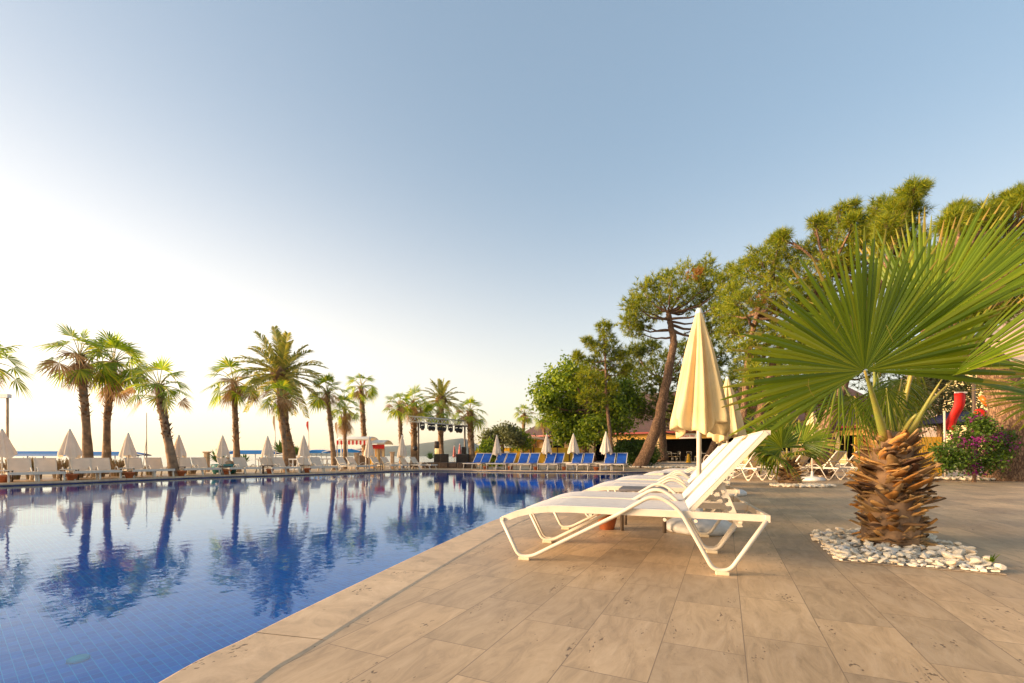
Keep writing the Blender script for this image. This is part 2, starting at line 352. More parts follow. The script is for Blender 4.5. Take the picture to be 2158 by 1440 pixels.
def deck_mat(name, grey=0.0, coping=False):
    m, t, b = newmat(name); N = t.nodes.new; L = t.links.new
    tc = N('ShaderNodeTexCoord'); mp = N('ShaderNodeMapping')
    mp.inputs['Rotation'].default_value = (0, 0, R(-64.9)); mp.inputs['Location'].default_value = (0.21, 0.073, 0)
    if coping: gain = 1.12
    else: gain = 1.0
    L(tc.outputs['Object'], mp.inputs[0])
    br = N('ShaderNodeTexBrick'); br.inputs['Scale'].default_value = 1.0
    br.inputs['Brick Width'].default_value = 0.62; br.inputs['Row Height'].default_value = 0.32
    br.inputs['Mortar Size'].default_value = 0.0022; br.inputs['Mortar Smooth'].default_value = 0.3
    br.offset = 0.37; br.offset_frequency = 2
    br.inputs['Color1'].default_value = (0, 0, 0, 1); br.inputs['Color2'].default_value = (1, 1, 1, 1)
    br.inputs['Mortar'].default_value = (0.5, 0.5, 0.5, 1)
    L(mp.outputs[0], br.inputs['Vector'])
    # veins running along each slab
    m2 = N('ShaderNodeMapping'); m2.inputs['Scale'].default_value = (3.0, 3.0, 1) if coping else (1.9, 6.5, 1)
    L(mp.outputs[0], m2.inputs[0])
    jump = N('ShaderNodeVectorMath'); jump.operation = 'MULTIPLY_ADD'; jump.inputs[1].default_value = (7, 13, 5)
    L(br.outputs['Color'], jump.inputs[0]); L(m2.outputs[0], jump.inputs[2])
    if coping:
        jump.inputs[1].default_value = (0, 0, 0)
    n1 = N('ShaderNodeTexNoise'); n1.inputs['Scale'].default_value = 1.8; n1.inputs['Detail'].default_value = 12; n1.inputs['Roughness'].default_value = 0.72; n1.inputs['Distortion'].default_value = 0.9
    L(jump.outputs[0], n1.inputs['Vector'])
    cr = N('ShaderNodeValToRGB'); e = cr.color_ramp.elements
    g = grey
    def gm(c): a = sum(c) / 3; return tuple((x * (1 - g) + a * g) * gain for x in c)
    e[0].position = 0.28; e[0].color = (*gm((0.35, 0.25, 0.15)), 1); e[1].position = 0.72; e[1].color = (*gm((0.65, 0.485, 0.31)), 1)
    q = e.new(0.5); q.color = (*gm((0.53, 0.38, 0.23)), 1)
    L(n1.outputs['Fac'], cr.inputs[0])
    # per-slab tone
    cr2 = N('ShaderNodeValToRGB'); cr2.color_ramp.elements[0].color = (0.76, 0.77, 0.79, 1); cr2.color_ramp.elements[1].color = (1.08, 1.06, 1.02, 1)
    L(br.outputs['Color'], cr2.inputs[0])
    mx = N('ShaderNodeMix'); mx.data_type = 'RGBA'; mx.blend_type = 'MULTIPLY'; mx.inputs[0].default_value = 0.0 if coping else 1.0
    L(cr.outputs[0], mx.inputs[6]); L(cr2.outputs[0], mx.inputs[7])
    # large blotches of wear
    n3 = N('ShaderNodeTexNoise'); n3.inputs['Scale'].default_value = 0.9; n3.inputs['Detail'].default_value = 6
    L(tc.outputs['Object'], n3.inputs['Vector'])
    cr3 = N('ShaderNodeValToRGB'); cr3.color_ramp.elements[0].position = 0.35; cr3.color_ramp.elements[1].position = 0.7
    cr3.color_ramp.elements[0].color = (0.84, 0.83, 0.84, 1); cr3.color_ramp.elements[1].color = (1.12, 1.1, 1.06, 1)
    L(n3.outputs['Fac'], cr3.inputs[0])
    mx2 = N('ShaderNodeMix'); mx2.data_type = 'RGBA'; mx2.blend_type = 'MULTIPLY'; mx2.inputs[0].default_value = 1.0
    L(mx.outputs[2], mx2.inputs[6]); L(cr3.outputs[0], mx2.inputs[7])
    # travertine pits
    m4 = N('ShaderNodeMapping'); m4.inputs['Scale'].default_value = (34, 60, 1); L(mp.outputs[0], m4.inputs[0])
    n4 = N('ShaderNodeTexNoise'); n4.inputs['Scale'].default_value = 1.0; n4.inputs['Detail'].default_value = 4; L(m4.outputs[0], n4.inputs['Vector'])
    n5 = N('ShaderNodeTexNoise'); n5.inputs['Scale'].default_value = 1.7; n5.inputs['Detail'].default_value = 3; L(jump.outputs[0], n5.inputs['Vector'])
    mu = N('ShaderNodeMath'); mu.operation = 'MULTIPLY'; L(n4.outputs['Fac'], mu.inputs[0]); L(n5.outputs['Fac'], mu.inputs[1])
    cr4 = N('ShaderNodeValToRGB'); cr4.color_ramp.elements[0].position = 0.385; cr4.color_ramp.elements[1].position = 0.42
    L(mu.outputs[0], cr4.inputs[0])
    mx3 = N('ShaderNodeMix'); mx3.data_type = 'RGBA'; L(cr4.outputs[0], mx3.inputs[0])
    L(mx2.outputs[2], mx3.inputs[6]); mx3.inputs[7].default_value = (0.17, 0.115, 0.07, 1)
    # joints
    mx4 = N('ShaderNodeMix'); mx4.data_type = 'RGBA'
    L(mx3.outputs[2], mx4.inputs[6]); mx4.inputs[7].default_value = (0.22, 0.155, 0.10, 1)
    if not coping: L(br.outputs['Fac'], mx4.inputs[0])
    else: mx4.inputs[0].default_value = 0
    L(mx4.outputs[2], b.inputs['Base Color'])
    rr = N('ShaderNodeMapRange'); rr.inputs[3].default_value = 0.38; rr.inputs[4].default_value = 0.62
    L(n1.outputs['Fac'], rr.inputs[0]); L(rr.outputs[0], b.inputs['Roughness'])
    b.inputs['Specular IOR Level'].default_value = 0.35
    bp = N('ShaderNodeBump'); bp.inputs['Strength'].default_value = 0.35; bp.inputs['Distance'].default_value = 0.004
    sb = N('ShaderNodeMath'); sb.operation = 'SUBTRACT'; L(n1.outputs['Fac'], sb.inputs[0]); L(cr4.outputs[0], sb.inputs[1])
    L(sb.outputs[0], bp.inputs['Height']); L(bp.outputs[0], b.inputs['Normal'])
    return m
M['deck'] = deck_mat('travertine_deck')
M['coping'] = deck_mat('travertine_coping', coping=True)
M['terrace'] = deck_mat('grey_terrace', 0.75)

def tile_mat():
    m, t, b = newmat('pool_mosaic'); N = t.nodes.new; L = t.links.new
    tc = N('ShaderNodeTexCoord'); mp = N('ShaderNodeMapping'); mp.inputs['Rotation'].default_value = (0, 0, R(38.7))
    L(tc.outputs['Object'], mp.inputs[0])
    br = N('ShaderNodeTexBrick'); br.inputs['Scale'].default_value = 1.0; br.offset = 0.0
    br.inputs['Brick Width'].default_value = 0.13; br.inputs['Row Height'].default_value = 0.085; br.inputs['Mortar Size'].default_value = 0.0036
    br.inputs['Color1'].default_value = (0.000, 0.23, 0.66, 1); br.inputs['Color2'].default_value = (0.000, 0.37, 0.88, 1)
    br.inputs['Mortar'].default_value = (0.10, 0.72, 0.98, 1)
    L(mp.outputs[0], br.inputs['Vector'])
    no = N('ShaderNodeTexNoise'); no.inputs['Scale'].default_value = 0.35; L(tc.outputs['Object'], no.inputs['Vector'])
    mx = N('ShaderNodeMix'); mx.data_type = 'RGBA'; mx.blend_type = 'MULTIPLY'; mx.inputs[0].default_value = 1
    cr = N('ShaderNodeValToRGB'); cr.color_ramp.elements[0].color = (0.8, 0.8, 0.9, 1); cr.color_ramp.elements[1].color = (1.1, 1.25, 1.1, 1)
    L(no.outputs['Fac'], cr.inputs[0]); L(br.outputs[0], mx.inputs[6]); L(cr.outputs[0], mx.inputs[7])
    L(mx.outputs[2], b.inputs['Base Color']); b.inputs['Roughness'].default_value = 0.4
    return m
M['tile'] = tile_mat()
def water_mat(name, tint, wave_scale, wave_dist, rough=0.0, stretch=(1, 1, 1)):
    m, t, b = newmat(name); N = t.nodes.new; L = t.links.new
    t.nodes.remove(b); out = t.nodes['Material Output']
    tc = N('ShaderNodeTexCoord'); mp = N('ShaderNodeMapping'); mp.inputs['Scale'].default_value = stretch
    L(tc.outputs['Object'], mp.inputs[0])
    n1 = N('ShaderNodeTexNoise'); n1.inputs['Scale'].default_value = wave_scale; n1.inputs['Detail'].default_value = 3; n1.inputs['Roughness'].default_value = 0.5
    n0 = N('ShaderNodeTexNoise'); n0.inputs['Scale'].default_value = wave_scale * 0.12; n0.inputs['Detail'].default_value = 1
    L(mp.outputs[0], n1.inputs['Vector']); L(mp.outputs[0], n0.inputs['Vector'])
    mk = N('ShaderNodeMath'); mk.operation = 'MULTIPLY'; L(n1.outputs['Fac'], mk.inputs[0]); L(n0.outputs['Fac'], mk.inputs[1])
    bp = N('ShaderNodeBump'); bp.inputs['Strength'].default_value = 1.0; bp.inputs['Distance'].default_value = wave_dist
    L(mk.outputs[0], bp.inputs['Height'])
    gl = N('ShaderNodeBsdfGlossy'); gl.inputs['Roughness'].default_value = rough; gl.inputs['Color'].default_value = (0.82, 0.94, 1.0, 1)
    tr = N('ShaderNodeBsdfTransparent'); tr.inputs[0].default_value = (*tint, 1)
    fr = N('ShaderNodeFresnel'); fr.inputs['IOR'].default_value = 1.31
    L(bp.outputs[0], gl.inputs['Normal']); L(bp.outputs[0], fr.inputs['Normal'])
    mx = N('ShaderNodeMixShader'); L(fr.outputs[0], mx.inputs[0]); L(tr.outputs[0], mx.inputs[1]); L(gl.outputs[0], mx.inputs[2])
    L(mx.outputs[0], out.inputs[0])
    return m
M['water'] = water_mat('pool_water', (0.30, 0.90, 0.99), 5.0, 0.0042)
def sea_mat():
    m, t, b = newmat('sea_surface'); N = t.nodes.new; L = t.links.new
    b.inputs['Base Color'].default_value = (0.03, 0.07, 0.10, 1); b.inputs['Roughness'].default_value = 0.12
    tc = N('ShaderNodeTexCoord'); n1 = N('ShaderNodeTexNoise'); n1.inputs['Scale'].default_value = 0.5; n1.inputs['Detail'].default_value = 6
    L(tc.outputs['Object'], n1.inputs['Vector'])
    bp = N('ShaderNodeBump'); bp.inputs['Distance'].default_value = 0.25; bp.inputs['Strength'].default_value = 0.6
    L(n1.outputs['Fac'], bp.inputs['Height']); L(bp.outputs[0], b.inputs['Normal'])
    return m
M['sea'] = sea_mat()
M['sand'] = pm('beach_sand', (0.50, 0.38, 0.24), 0.95, 0.15, 1.5, 0.4, 20)
M['hill'] = pm('hill_scrub', (0.10, 0.11, 0.07), 0.95, 0.3, 0.02, col2=(0.06, 0.075, 0.05))
M['cliff'] = pm('cliff_rock', (0.42, 0.27, 0.18), 0.95, 0.2, 0.03, col2=(0.20, 0.16, 0.13))

# ---------------------------------------------------------------- ground, pool, sea
WZ = -0.08
edge_near = [(-1.22, -9), (-1.25, -4), (-1.26, -1), (-1.24, 0.4), (-1.205, 1.6), (-1.13, 1.98), (-1.0, 2.55), (-0.69, 3.78), (-0.27, 5.31), (-0.13, 5.72),
             (0.42, 7.2), (1.15, 8.9), (2.2, 11), (3.5, 13.3), (5.4, 16.2), (7.6, 19), (9.3, 21.3)]
edge_far = [(9.4, 22.6), (8.6, 23.3), (6.9, 23.25), (5.3, 22.95), (3.0, 23.6), (0.53, 24.0), (-1, 24.7), (-2.6, 25.6), (-4.8, 25.7), (-6.6, 24.4), (-7.5, 22.7), (-8.4, 21.4),
            (-9.8, 19.8), (-11.3, 18.7), (-12.3, 17.4), (-13.0, 16.0), (-13.5, 14.8), (-14.0, 13.8), (-14.6, 13.0), (-15.6, 11.4), (-17, 8), (-17.6, 3), (-17, -4), (-15, -9)]
loop = edge_near + edge_far
core = catmull([(x, y, 0) for x, y in loop[1:-1]], 9)
pool = [V(loop[0][0], loop[0][1], 0)] + core + [V(loop[-1][0], loop[-1][1], 0)]
pool2 = [(p.x, p.y) for p in pool]
def sheet_with_hole(name, outer, hole, z, mat):
    polys = [[V(x, y, 0) for x, y in outer]]
    if hole: polys.append([V(x, y, 0) for x, y in hole])
    tris = geometry.tessellate_polygon(polys)
    vs = [p for q in polys for p in q]
    mb = MB(); mb.add([V(p.x, p.y, z) for p in vs], [tuple(t) if (vs[t[1]] - vs[t[0]]).cross(vs[t[2]] - vs[t[0]]).z > 0 else tuple(t)[::-1] for t in tris])
    return tag(mb.build(name, mat), kind='structure')
deck_outer = [(-40, -25), (60, -25), (60, 62), (12, 62), (0, 47), (-5.5, 31.5), (-10.5, 25.5), (-14.5, 20), (-18, 14.8), (-24, 6)]
sheet_with_hole('pool_deck', deck_outer, pool2, 0.0, M['deck'])
sand_outer = [(-120, -60), (160, -60), (400, 400), (60, 120), (-10, 60), (-22, 38), (-34, 26), (-60, 5)]
sheet_with_hole('beach_sand', sand_outer, [(x * 1.0, y) for x, y in pool2], -0.05, M['sand'])
mb = MB(); mb.add([(-40000, -3000, -1.6), (40000, -3000, -1.6), (40000, 50000, -1.6), (-40000, 50000, -1.6)], [(0, 1, 2, 3)])
tag(mb.build('sea', M['sea']), kind='structure')
fl = sheet_with_hole('pool_floor', [(p.x, p.y) for p in pool], None, -1.25, M['tile'])
sheet_with_hole('pool_water', [(p.x, p.y) for p in pool], None, WZ, M['water'])
mb = MB(); n = len(pool)
vs = [V(p.x, p.y, -0.012) for p in pool] + [V(p.x, p.y, -1.3) for p in pool]
mb.add(vs, [(i, (i + 1) % n, n + (i + 1) % n, n + i) for i in range(n)])
tag(mb.build('pool_wall', M['tile']), kind='structure')
mb = MB(); pin = [pool[i] + V((pool[min(i + 1, n - 1)] - pool[max(i - 1, 0)]).normalized().y * -0.004, (pool[min(i + 1, n - 1)] - pool[max(i - 1, 0)]).normalized().x * 0.004, 0) for i in range(n)]
mb.add([V(p.x, p.y, -0.012) for p in pin] + [V(p.x, p.y, -0.16) for p in pin], [(i, (i + 1) % n, n + (i + 1) % n, n + i) for i in range(n - 1)])
tag(mb.build('waterline_band', pm('waterline_tile', (0.012, 0.03, 0.12), 0.3, 0.3, 6)), kind='structure')
# coping: a ribbon with a rounded nose on the pool's rim
mb = MB(); prof = [(-0.035, -0.045), (-0.045, -0.02), (-0.035, 0.004), (-0.015, 0.013), (0.02, 0.0155), (0.39, 0.006), (0.394, -0.004)]
nrm = []
for i in range(n):
    a, b = pool[max(i - 1, 0)], pool[min(i + 1, n - 1)]
    d = (b - a).normalized(); nrm.append(V(d.y, -d.x, 0))
prof = [(-0.035, -0.05), (-0.042, -0.03), (-0.042, -0.008), (-0.038, 0.000), (-0.030, 0.0055), (-0.02, 0.0075), (0.30, 0.0045), (0.318, 0.0004)]
k = len(prof); run = 0.0; cur = [0]
def stone(ids):
    vs = []
    for q, i in enumerate(ids):
        sh = V(0, 0, 0)
        if q == 0: sh = (pool[min(i + 1, n - 1)] - pool[i]).normalized() * 0.0025
        if q == len(ids) - 1: sh = (pool[max(i - 1, 0)] - pool[i]).normalized() * 0.0025
        for (o, z) in prof: vs.append(pool[i] + sh + nrm[i] * o + V(0, 0, z))
    mb.add(vs, [(i * k + j, i * k + j + 1, (i + 1) * k + j + 1, (i + 1) * k + j) for i in range(len(ids) - 1) for j in range(k - 1)], False)
for i in range(1, n):
    run += (pool[i] - pool[i - 1]).length; cur.append(i)
    if run > 1.15 or i == n - 1: stone(cur); cur = [i]; run = 0.0
tag(mb.build('pool_coping', M['coping']), kind='structure')

# hills
def ridge(name, pts, Y, depth, mat, seed=1, rough=0.06, kx=6):
    rng = np.random.RandomState(seed)
    P = [at(px, py, Y) for px, py in pts]
    xs = np.linspace(P[0].x, P[-1].x, 110); zs = np.interp(xs, [p.x for p in P], [p.z for p in P])
    m = 24; vs = []
    ph = rng.rand(8) * 6
    for i, x in enumerate(xs):
        for j in range(m + 1):
            t = j / m
            prof = math.sin(PI * t) ** 0.8 if t < .5 else math.sin(PI * t) ** 0.6
            nz = sum(math.sin(x * (0.006 + 0.005 * q) * 1000 / Y * 2 + t * (3 + q * 4) + ph[q]) / (1 + q) for q in range(7)) * rough * (1 - abs(2 * t - 1)) * abs(2 * t - 1) * 2
            vs.append((x, Y + (t - 0.5) * depth, (zs[i] + 1.6) * prof * (1 + nz) - 2.2))
    fs = [(i * (m + 1) + j, (i + 1) * (m + 1) + j, (i + 1) * (m + 1) + j + 1, i * (m + 1) + j + 1) for i in range(109) for j in range(m)]
    o = npmesh(name, vs, fs, mat, smooth=True); return tag(o, kind='structure')
ridge('hills', [(640, 960), (700, 953), (760, 947), (820, 941), (870, 939), (910, 933), (935, 930), (955, 926), (975, 923.5), (990, 928), (1015, 942), (1040, 948), (1090, 948), (1140, 955), (1200, 960)], 2200, 900, M['hill'], 3)
ridge('mountain', [(1880, 965), (1960, 820), (2060, 735), (2120, 690), (2158, 640), (2230, 600), (2320, 640), (2500, 800), (2700, 960)], 900, 600, M['cliff'], 5, 0.35)
# ---------------------------------------------------------------- loungers
ORD = ['leftmost', 'second', 'third', 'fourth', 'fifth', 'sixth', 'seventh', 'eighth', 'ninth', 'tenth', 'eleventh', 'twelfth', 'thirteenth', 'fourteenth', 'fifteenth', 'sixteenth', 'seventeenth', 'eighteenth', 'nineteenth', 'twentieth']
def ordl(i, n=None):
    if i == 0: return 'leftmost'
    if n and i == n - 1: return 'rightmost'
    return ORD[i] + ' from the left'
def strip(mb, prof, y0, y1, th=0.006, sag=0.012, ny=5):
    m = len(prof); vs = []
    for (x, z) in prof:
        for j in range(ny + 1):
            t = j / ny; vs.append(V(x, y0 + (y1 - y0) * t, z - sag * math.sin(PI * t)))
    top = len(vs); vs += [p - V(0, 0, th) for p in vs]
    fs = []
    for i in range(m - 1):
        for j in range(ny):
            a = i * (ny + 1) + j; q = a + ny + 1
            fs.append((a, q, q + 1, a + 1)); fs.append((top + a, top + a + 1, top + q + 1, top + q))
    for i in range(m - 1):
        for j in (0, ny):
            a = i * (ny + 1) + j; c = a + ny + 1; fs.append((a, c, top + c, top + a))
    for i in (0, m - 1):
        for j in range(ny):
            a = i * (ny + 1) + j; fs.append((a, a + 1, top + a + 1, top + a))
    mb.add(vs, fs, False)
def stacking_lounger(name, back=(1.66, 0.95), sling='sling', w=0.70, label=None, group=None, arms=True):
    t = empty(name, label=label, cat='sun lounger', group=group)
    hy = w / 2
    rail = [(-0.185, 0.30), (-0.06, 0.348), (0.06, 0.378), (0.18, 0.392), (0.34, 0.397), (1.19, 0.392), (1.655, 0.388)]
    for s in (-1, 1):
        y = s * hy
        mb = MB(); mb.tube(fillet([(-0.182, y, 0.295), (-0.045, y, 0.028), (0.055, y, 0.028), (0.70, y + s * .0, 0.375), (0.95, y, 0.53), (1.11, y, 0.44), (1.33, y, 0.03), (1.43, y, 0.03), (1.648, y, 0.375)],
                                    [0, 0.09, 0.07, 0.02, 0.16, 0.12, 0.09, 0.09, 0], 6) if arms else
                             fillet([(-0.182, y, 0.295), (-0.045, y, 0.028), (0.055, y, 0.028), (0.65, y, 0.37), (1.11, y, 0.38), (1.33, y, 0.03), (1.43, y, 0.03), (1.648, y, 0.375)], 0.07, 5), 0.0145, 10)
        mb.build('leg_frame', M['white_frame'], t)
        for px in (0.0, 1.385):
            p = MB(); p.box((px, y, 0.012), (0.085, 0.036, 0.024)); p.build('foot_pad', M['pad'], t, 0.004)
    mb = MB()
    for s in (-1, 1):
        y = s * (hy - 0.03)
        for i in range(len(rail) - 1):
            mb.bar((rail[i][0], y, rail[i][1]), (rail[i + 1][0], y, rail[i + 1][1]), 0.026, 0.046)
    mb.bar((-0.185, -hy, 0.30), (-0.185, hy, 0.30), 0.03, 0.03)
    mb.bar((1.655, -hy - .01, 0.388), (1.655, hy + .01, 0.388), 0.026, 0.046)
    mb.bar((1.19, -hy + .03, 0.372), (1.19, hy - .03, 0.372), 0.024, 0.024)
    mb.bar((0.5, -hy + .03, 0.366), (0.5, hy - .03, 0.366), 0.022, 0.022)
    mb.bar((1.50, -hy + .03, 0.355), (1.50, hy - .03, 0.355), 0.02, 0.02)
    for x in (1.02, 1.22):
        for s in (-1, 1): mb.tube([(x, s * (hy + .004), 0.352), (x, s * (hy - .03), 0.352)], 0.012, 8)
    mb.build('seat_frame', M['white_frame'], t)
    mb = MB(); strip(mb, [(x, z + 0.027) for x, z in catmull2([(-0.17, 0.303)] + rail[1:-1], 4) if x < 1.2], -hy + 0.018, hy - 0.018)
    mb.build('seat_sling', M[sling], t)
    # backrest: two rails, a head bar, the sling
    a = V(1.185, 0, 0.405); b = V(back[0], 0, back[1]); d = (b - a)
    mb = MB()
    for s in (-1, 1):
        y = s * (hy - 0.075)
        mb.bar((a.x, y, a.z), (b.x, y, b.z), 0.028, 0.046, (0, 1, 0))
    mb.bar((b.x, -hy + .06, b.z), (b.x, hy - .06, b.z), 0.046, 0.03)
    q = a + d * 0.42; mb.bar((q.x, -hy + .08, q.z - .02), (q.x, hy - .08, q.z - .02), 0.022, 0.022)
    mb.build('back_frame', M['white_frame'], t)
    mb = MB(); nn = V(-d.z, 0, d.x).normalized() * 0.0205
    strip(mb, [(a.x + d.x * k + nn.x, a.z + d.z * k + nn.z) for k in (0.02, .2, .4, .6, .8, 1.0)], -hy + 0.060, hy - 0.060, 0.006, 0.006)
    mb.build('back_sling', M[sling], t)
    # notched props
    if back[1] > 0.5:
        p0 = a + d * 0.40; p1 = V(1.50, 0, 0.335)
        e = (p1 - p0); L = e.length; e.normalize(); f = V(-e.z, 0, e.x); f = f if f.x < 0 else -f
        prof = [p0 - e * .02 - f * .022]; prof.append(p0 - e * .02 + f * .02)
        for kk in range(4):
            c0 = 0.06 + kk * (L - 0.08) / 4
            for (dx, dy) in ((0.0, 0.024), (0.008, 0.0), (0.022, -0.006), (0.036, 0.004), (0.04, 0.03)):
                prof.append(p0 + e * (c0 + dx) + f * dy)
        prof += [p1 + e * .02 + f * .018, p1 + e * .03 - f * .012]
        for s in (-1, 1):
            y = s * (hy - 0.105); mb = MB(); mb.xprism([(p.x, p.z) for p in prof], y - 0.006, y + 0.006); mb.build('prop', M['white_frame'], t)
    return t
def catmull2(pts, n):
    return [(p.x, p.y) for p in catmull([(a, b, 0) for a, b in pts], n)]
def simple_lounger(name, sling, back, frame='white_frame', w=0.62, label=None, group=None, wide=False, z=0.34):
    # straight-legged lounger: foot end at x = 0, head end at x = 1.9, backrest hinged at 1.2
    t = empty(name, label=label, cat='sun lounger', group=group); hy = w / 2
    mb = MB(); lw = 0.045 if not wide else 0.07
    for s in (-1, 1): mb.bar((0, s * (hy - lw / 2), z), (1.86, s * (hy - lw / 2), z), lw, 0.045)
    mb.bar((0.0, -hy, z + .002), (0.0, hy, z + .002), 0.05 if not wide else 0.06, 0.05 if not wide else 0.08); mb.bar((1.86, -hy, z), (1.86, hy, z), 0.045, 0.04)
    mb.bar((1.2, -hy, z - .01), (1.2, hy, z - .01), 0.03, 0.03)
    mb.build('seat_frame', M[frame], t)
    for s in (-1, 1):
        for x, dx in ((0.10, -0.10), (1.62, 0.12)):
            y = s * (hy - lw / 2); b = MB(); b.tube(bez((x, y, z - .02), (x + dx * .1, y, z * .5), (x + dx, y, 0.0), 5), lw * 0.42, 8); b.build('leg', M[frame], t)
    mb = MB(); strip(mb, [(x, z + 0.03) for x in (0.02, .3, .6, .9, 1.2)], -hy + 0.03, hy - 0.03, sag=0.008)
    mb.build('seat_sling', M[sling], t)
    a = V(1.2, 0, z + .03); b = V(back[0], 0, back[1]); d = b - a
    if wide: hy *= 0.80
    mb = MB()
    for s in (-1, 1):
        y = s * (hy - 0.03); mb.bar((a.x, y, a.z), (b.x, y, b.z), 0.03, 0.035, (0, 1, 0))
    mb.bar((b.x, -hy + .015, b.z), (b.x, hy - .015, b.z), 0.035, 0.03)
    q = a + d * .5
    for s in (-1, 1): mb.bar((q.x, s * (hy - .07), q.z), (q.x + .12, s * (hy - .07), z), 0.018, 0.018)
    mb.build('back_frame', M[frame], t)
    mb = MB(); nn = V(-d.z, 0, d.x).normalized() * 0.012
    strip(mb, [(a.x + d.x * k + nn.x, a.z + d.z * k + nn.z) for k in (0.03, .25, .5, .75, .97)], -hy + 0.04, hy - 0.04, 0.006, 0.008)
    mb.build('back_sling', M[sling], t)
    if wide:
        hy = w / 2
        for s in (-1, 1):
            b = MB(); b.tube(bez((0.62, s * (hy + .01), z), (0.9, s * (hy + .015), z + .30), (1.18, s * (hy + .01), z), 8), 0.017, 7); b.build('armrest', M[frame], t)
    return t

def place(o, x, y, ang, z=0, sc=None):
    o.location = (x, y, z); o.rotation_euler = (0, 0, ang)
    if sc: o.scale = (sc, sc, sc)
    return o

# near row, heads to the right
UANG = math.atan2(-0.32, 0.9474); u = V(0.9474, -0.32, 0); v = V(0.32, 0.9474, 0)
Wn = 0.72
def near_pos(P0, k):      # centre line of lounger k of a pair whose near left foot stands at P0
    p = V(P0[0], P0[1], 0) + v * (Wn / 2 + k * (Wn + 0.07)); return p
pairs = [(0.0945, 3.487), (0.995, 5.68), (1.72, 7.42), (3.0, 9.95), (4.05, 12.0)]
NL = ['white sling lounger nearest the camera, backrest raised', 'white sling lounger pushed up right behind the nearest one',
      'third white lounger from the camera, just beyond the grey side table', 'fourth white lounger from the camera in the pool edge row', 'fifth white lounger from the camera in the pool edge row', 'sixth white lounger from the camera, before the second grey table',
      'seventh white lounger from the camera, just past the second grey table', 'eighth white lounger from the camera in the pool edge row', 'ninth white lounger from the camera in the pool edge row', 'farthest white lounger of the near pool edge row']
NG = 'white loungers in a row along the near pool edge'
proto = stacking_lounger('sun_lounger', w=Wn, label=NL[0], group=NG)
i = 0
for pi, P0 in enumerate(pairs):
    for k in range(2):
        o = proto if i == 0 else copy_tree(proto)
        p = near_pos(P0, k); place(o, p.x, p.y, UANG + (0 if i == 0 else random.uniform(-.015, .015)))
        o['label'] = NL[i]; i += 1

# side tables
def grey_table(name, loc, rz, label, group, w=0.46, h=0.40, top='grey_top', leg='bronze'):
    t = empty(name, loc, rz, label, 'side table', group)
    mb = MB(); mb.box((0, 0, h - 0.0125), (w, w, 0.025)); mb.build('table_top', M[top], t, 0.004)
    for sx in (-1, 1):
        for sy in (-1, 1):
            b = MB(); b.tube([(sx * (w / 2 - .035), sy * (w / 2 - .035), 0), (sx * (w / 2 - .035), sy * (w / 2 - .035), h - .025)], 0.019, 10); b.build('leg', M[leg], t)
    return t
TG = 'small tables between the loungers'
def gap_pt(P0, s, off): return V(P0[0], P0[1], 0) + u * s + v * (2 * Wn + 0.07 + off)
p = gap_pt(pairs[0], 0.80, 0.34); grey_table('side_table', p, UANG, 'low dark grey side table between the second and third near loungers', TG, 0.50, 0.445)
p = gap_pt(pairs[2], 0.95, 0.5); grey_table('side_table', p, UANG, 'low dark grey side table beyond the sixth near lounger', TG, 0.50, 0.445)
def pot(loc, label, group=None, r=0.12, h=0.19, name='terracotta_pot'):
    mb = MB(); mb.lathe([(0.0, 0.0), (r * .62, 0.0), (r * .92, h * .8), (r * 1.0, h * .8), (r * 1.03, h), (r * .88, h), (r * .84, h * .85), (0.0, h * .8)], n=22)
    o = mb.build(name, M['terracotta']); o.location = loc
    return tag(o, label, 'plant pot', group)
pot(gap_pt(pairs[0], 0.42, 0.18), 'plain terracotta pot standing under the nearest loungers beside the table', 'terracotta pots by the loungers', 0.125, 0.20)

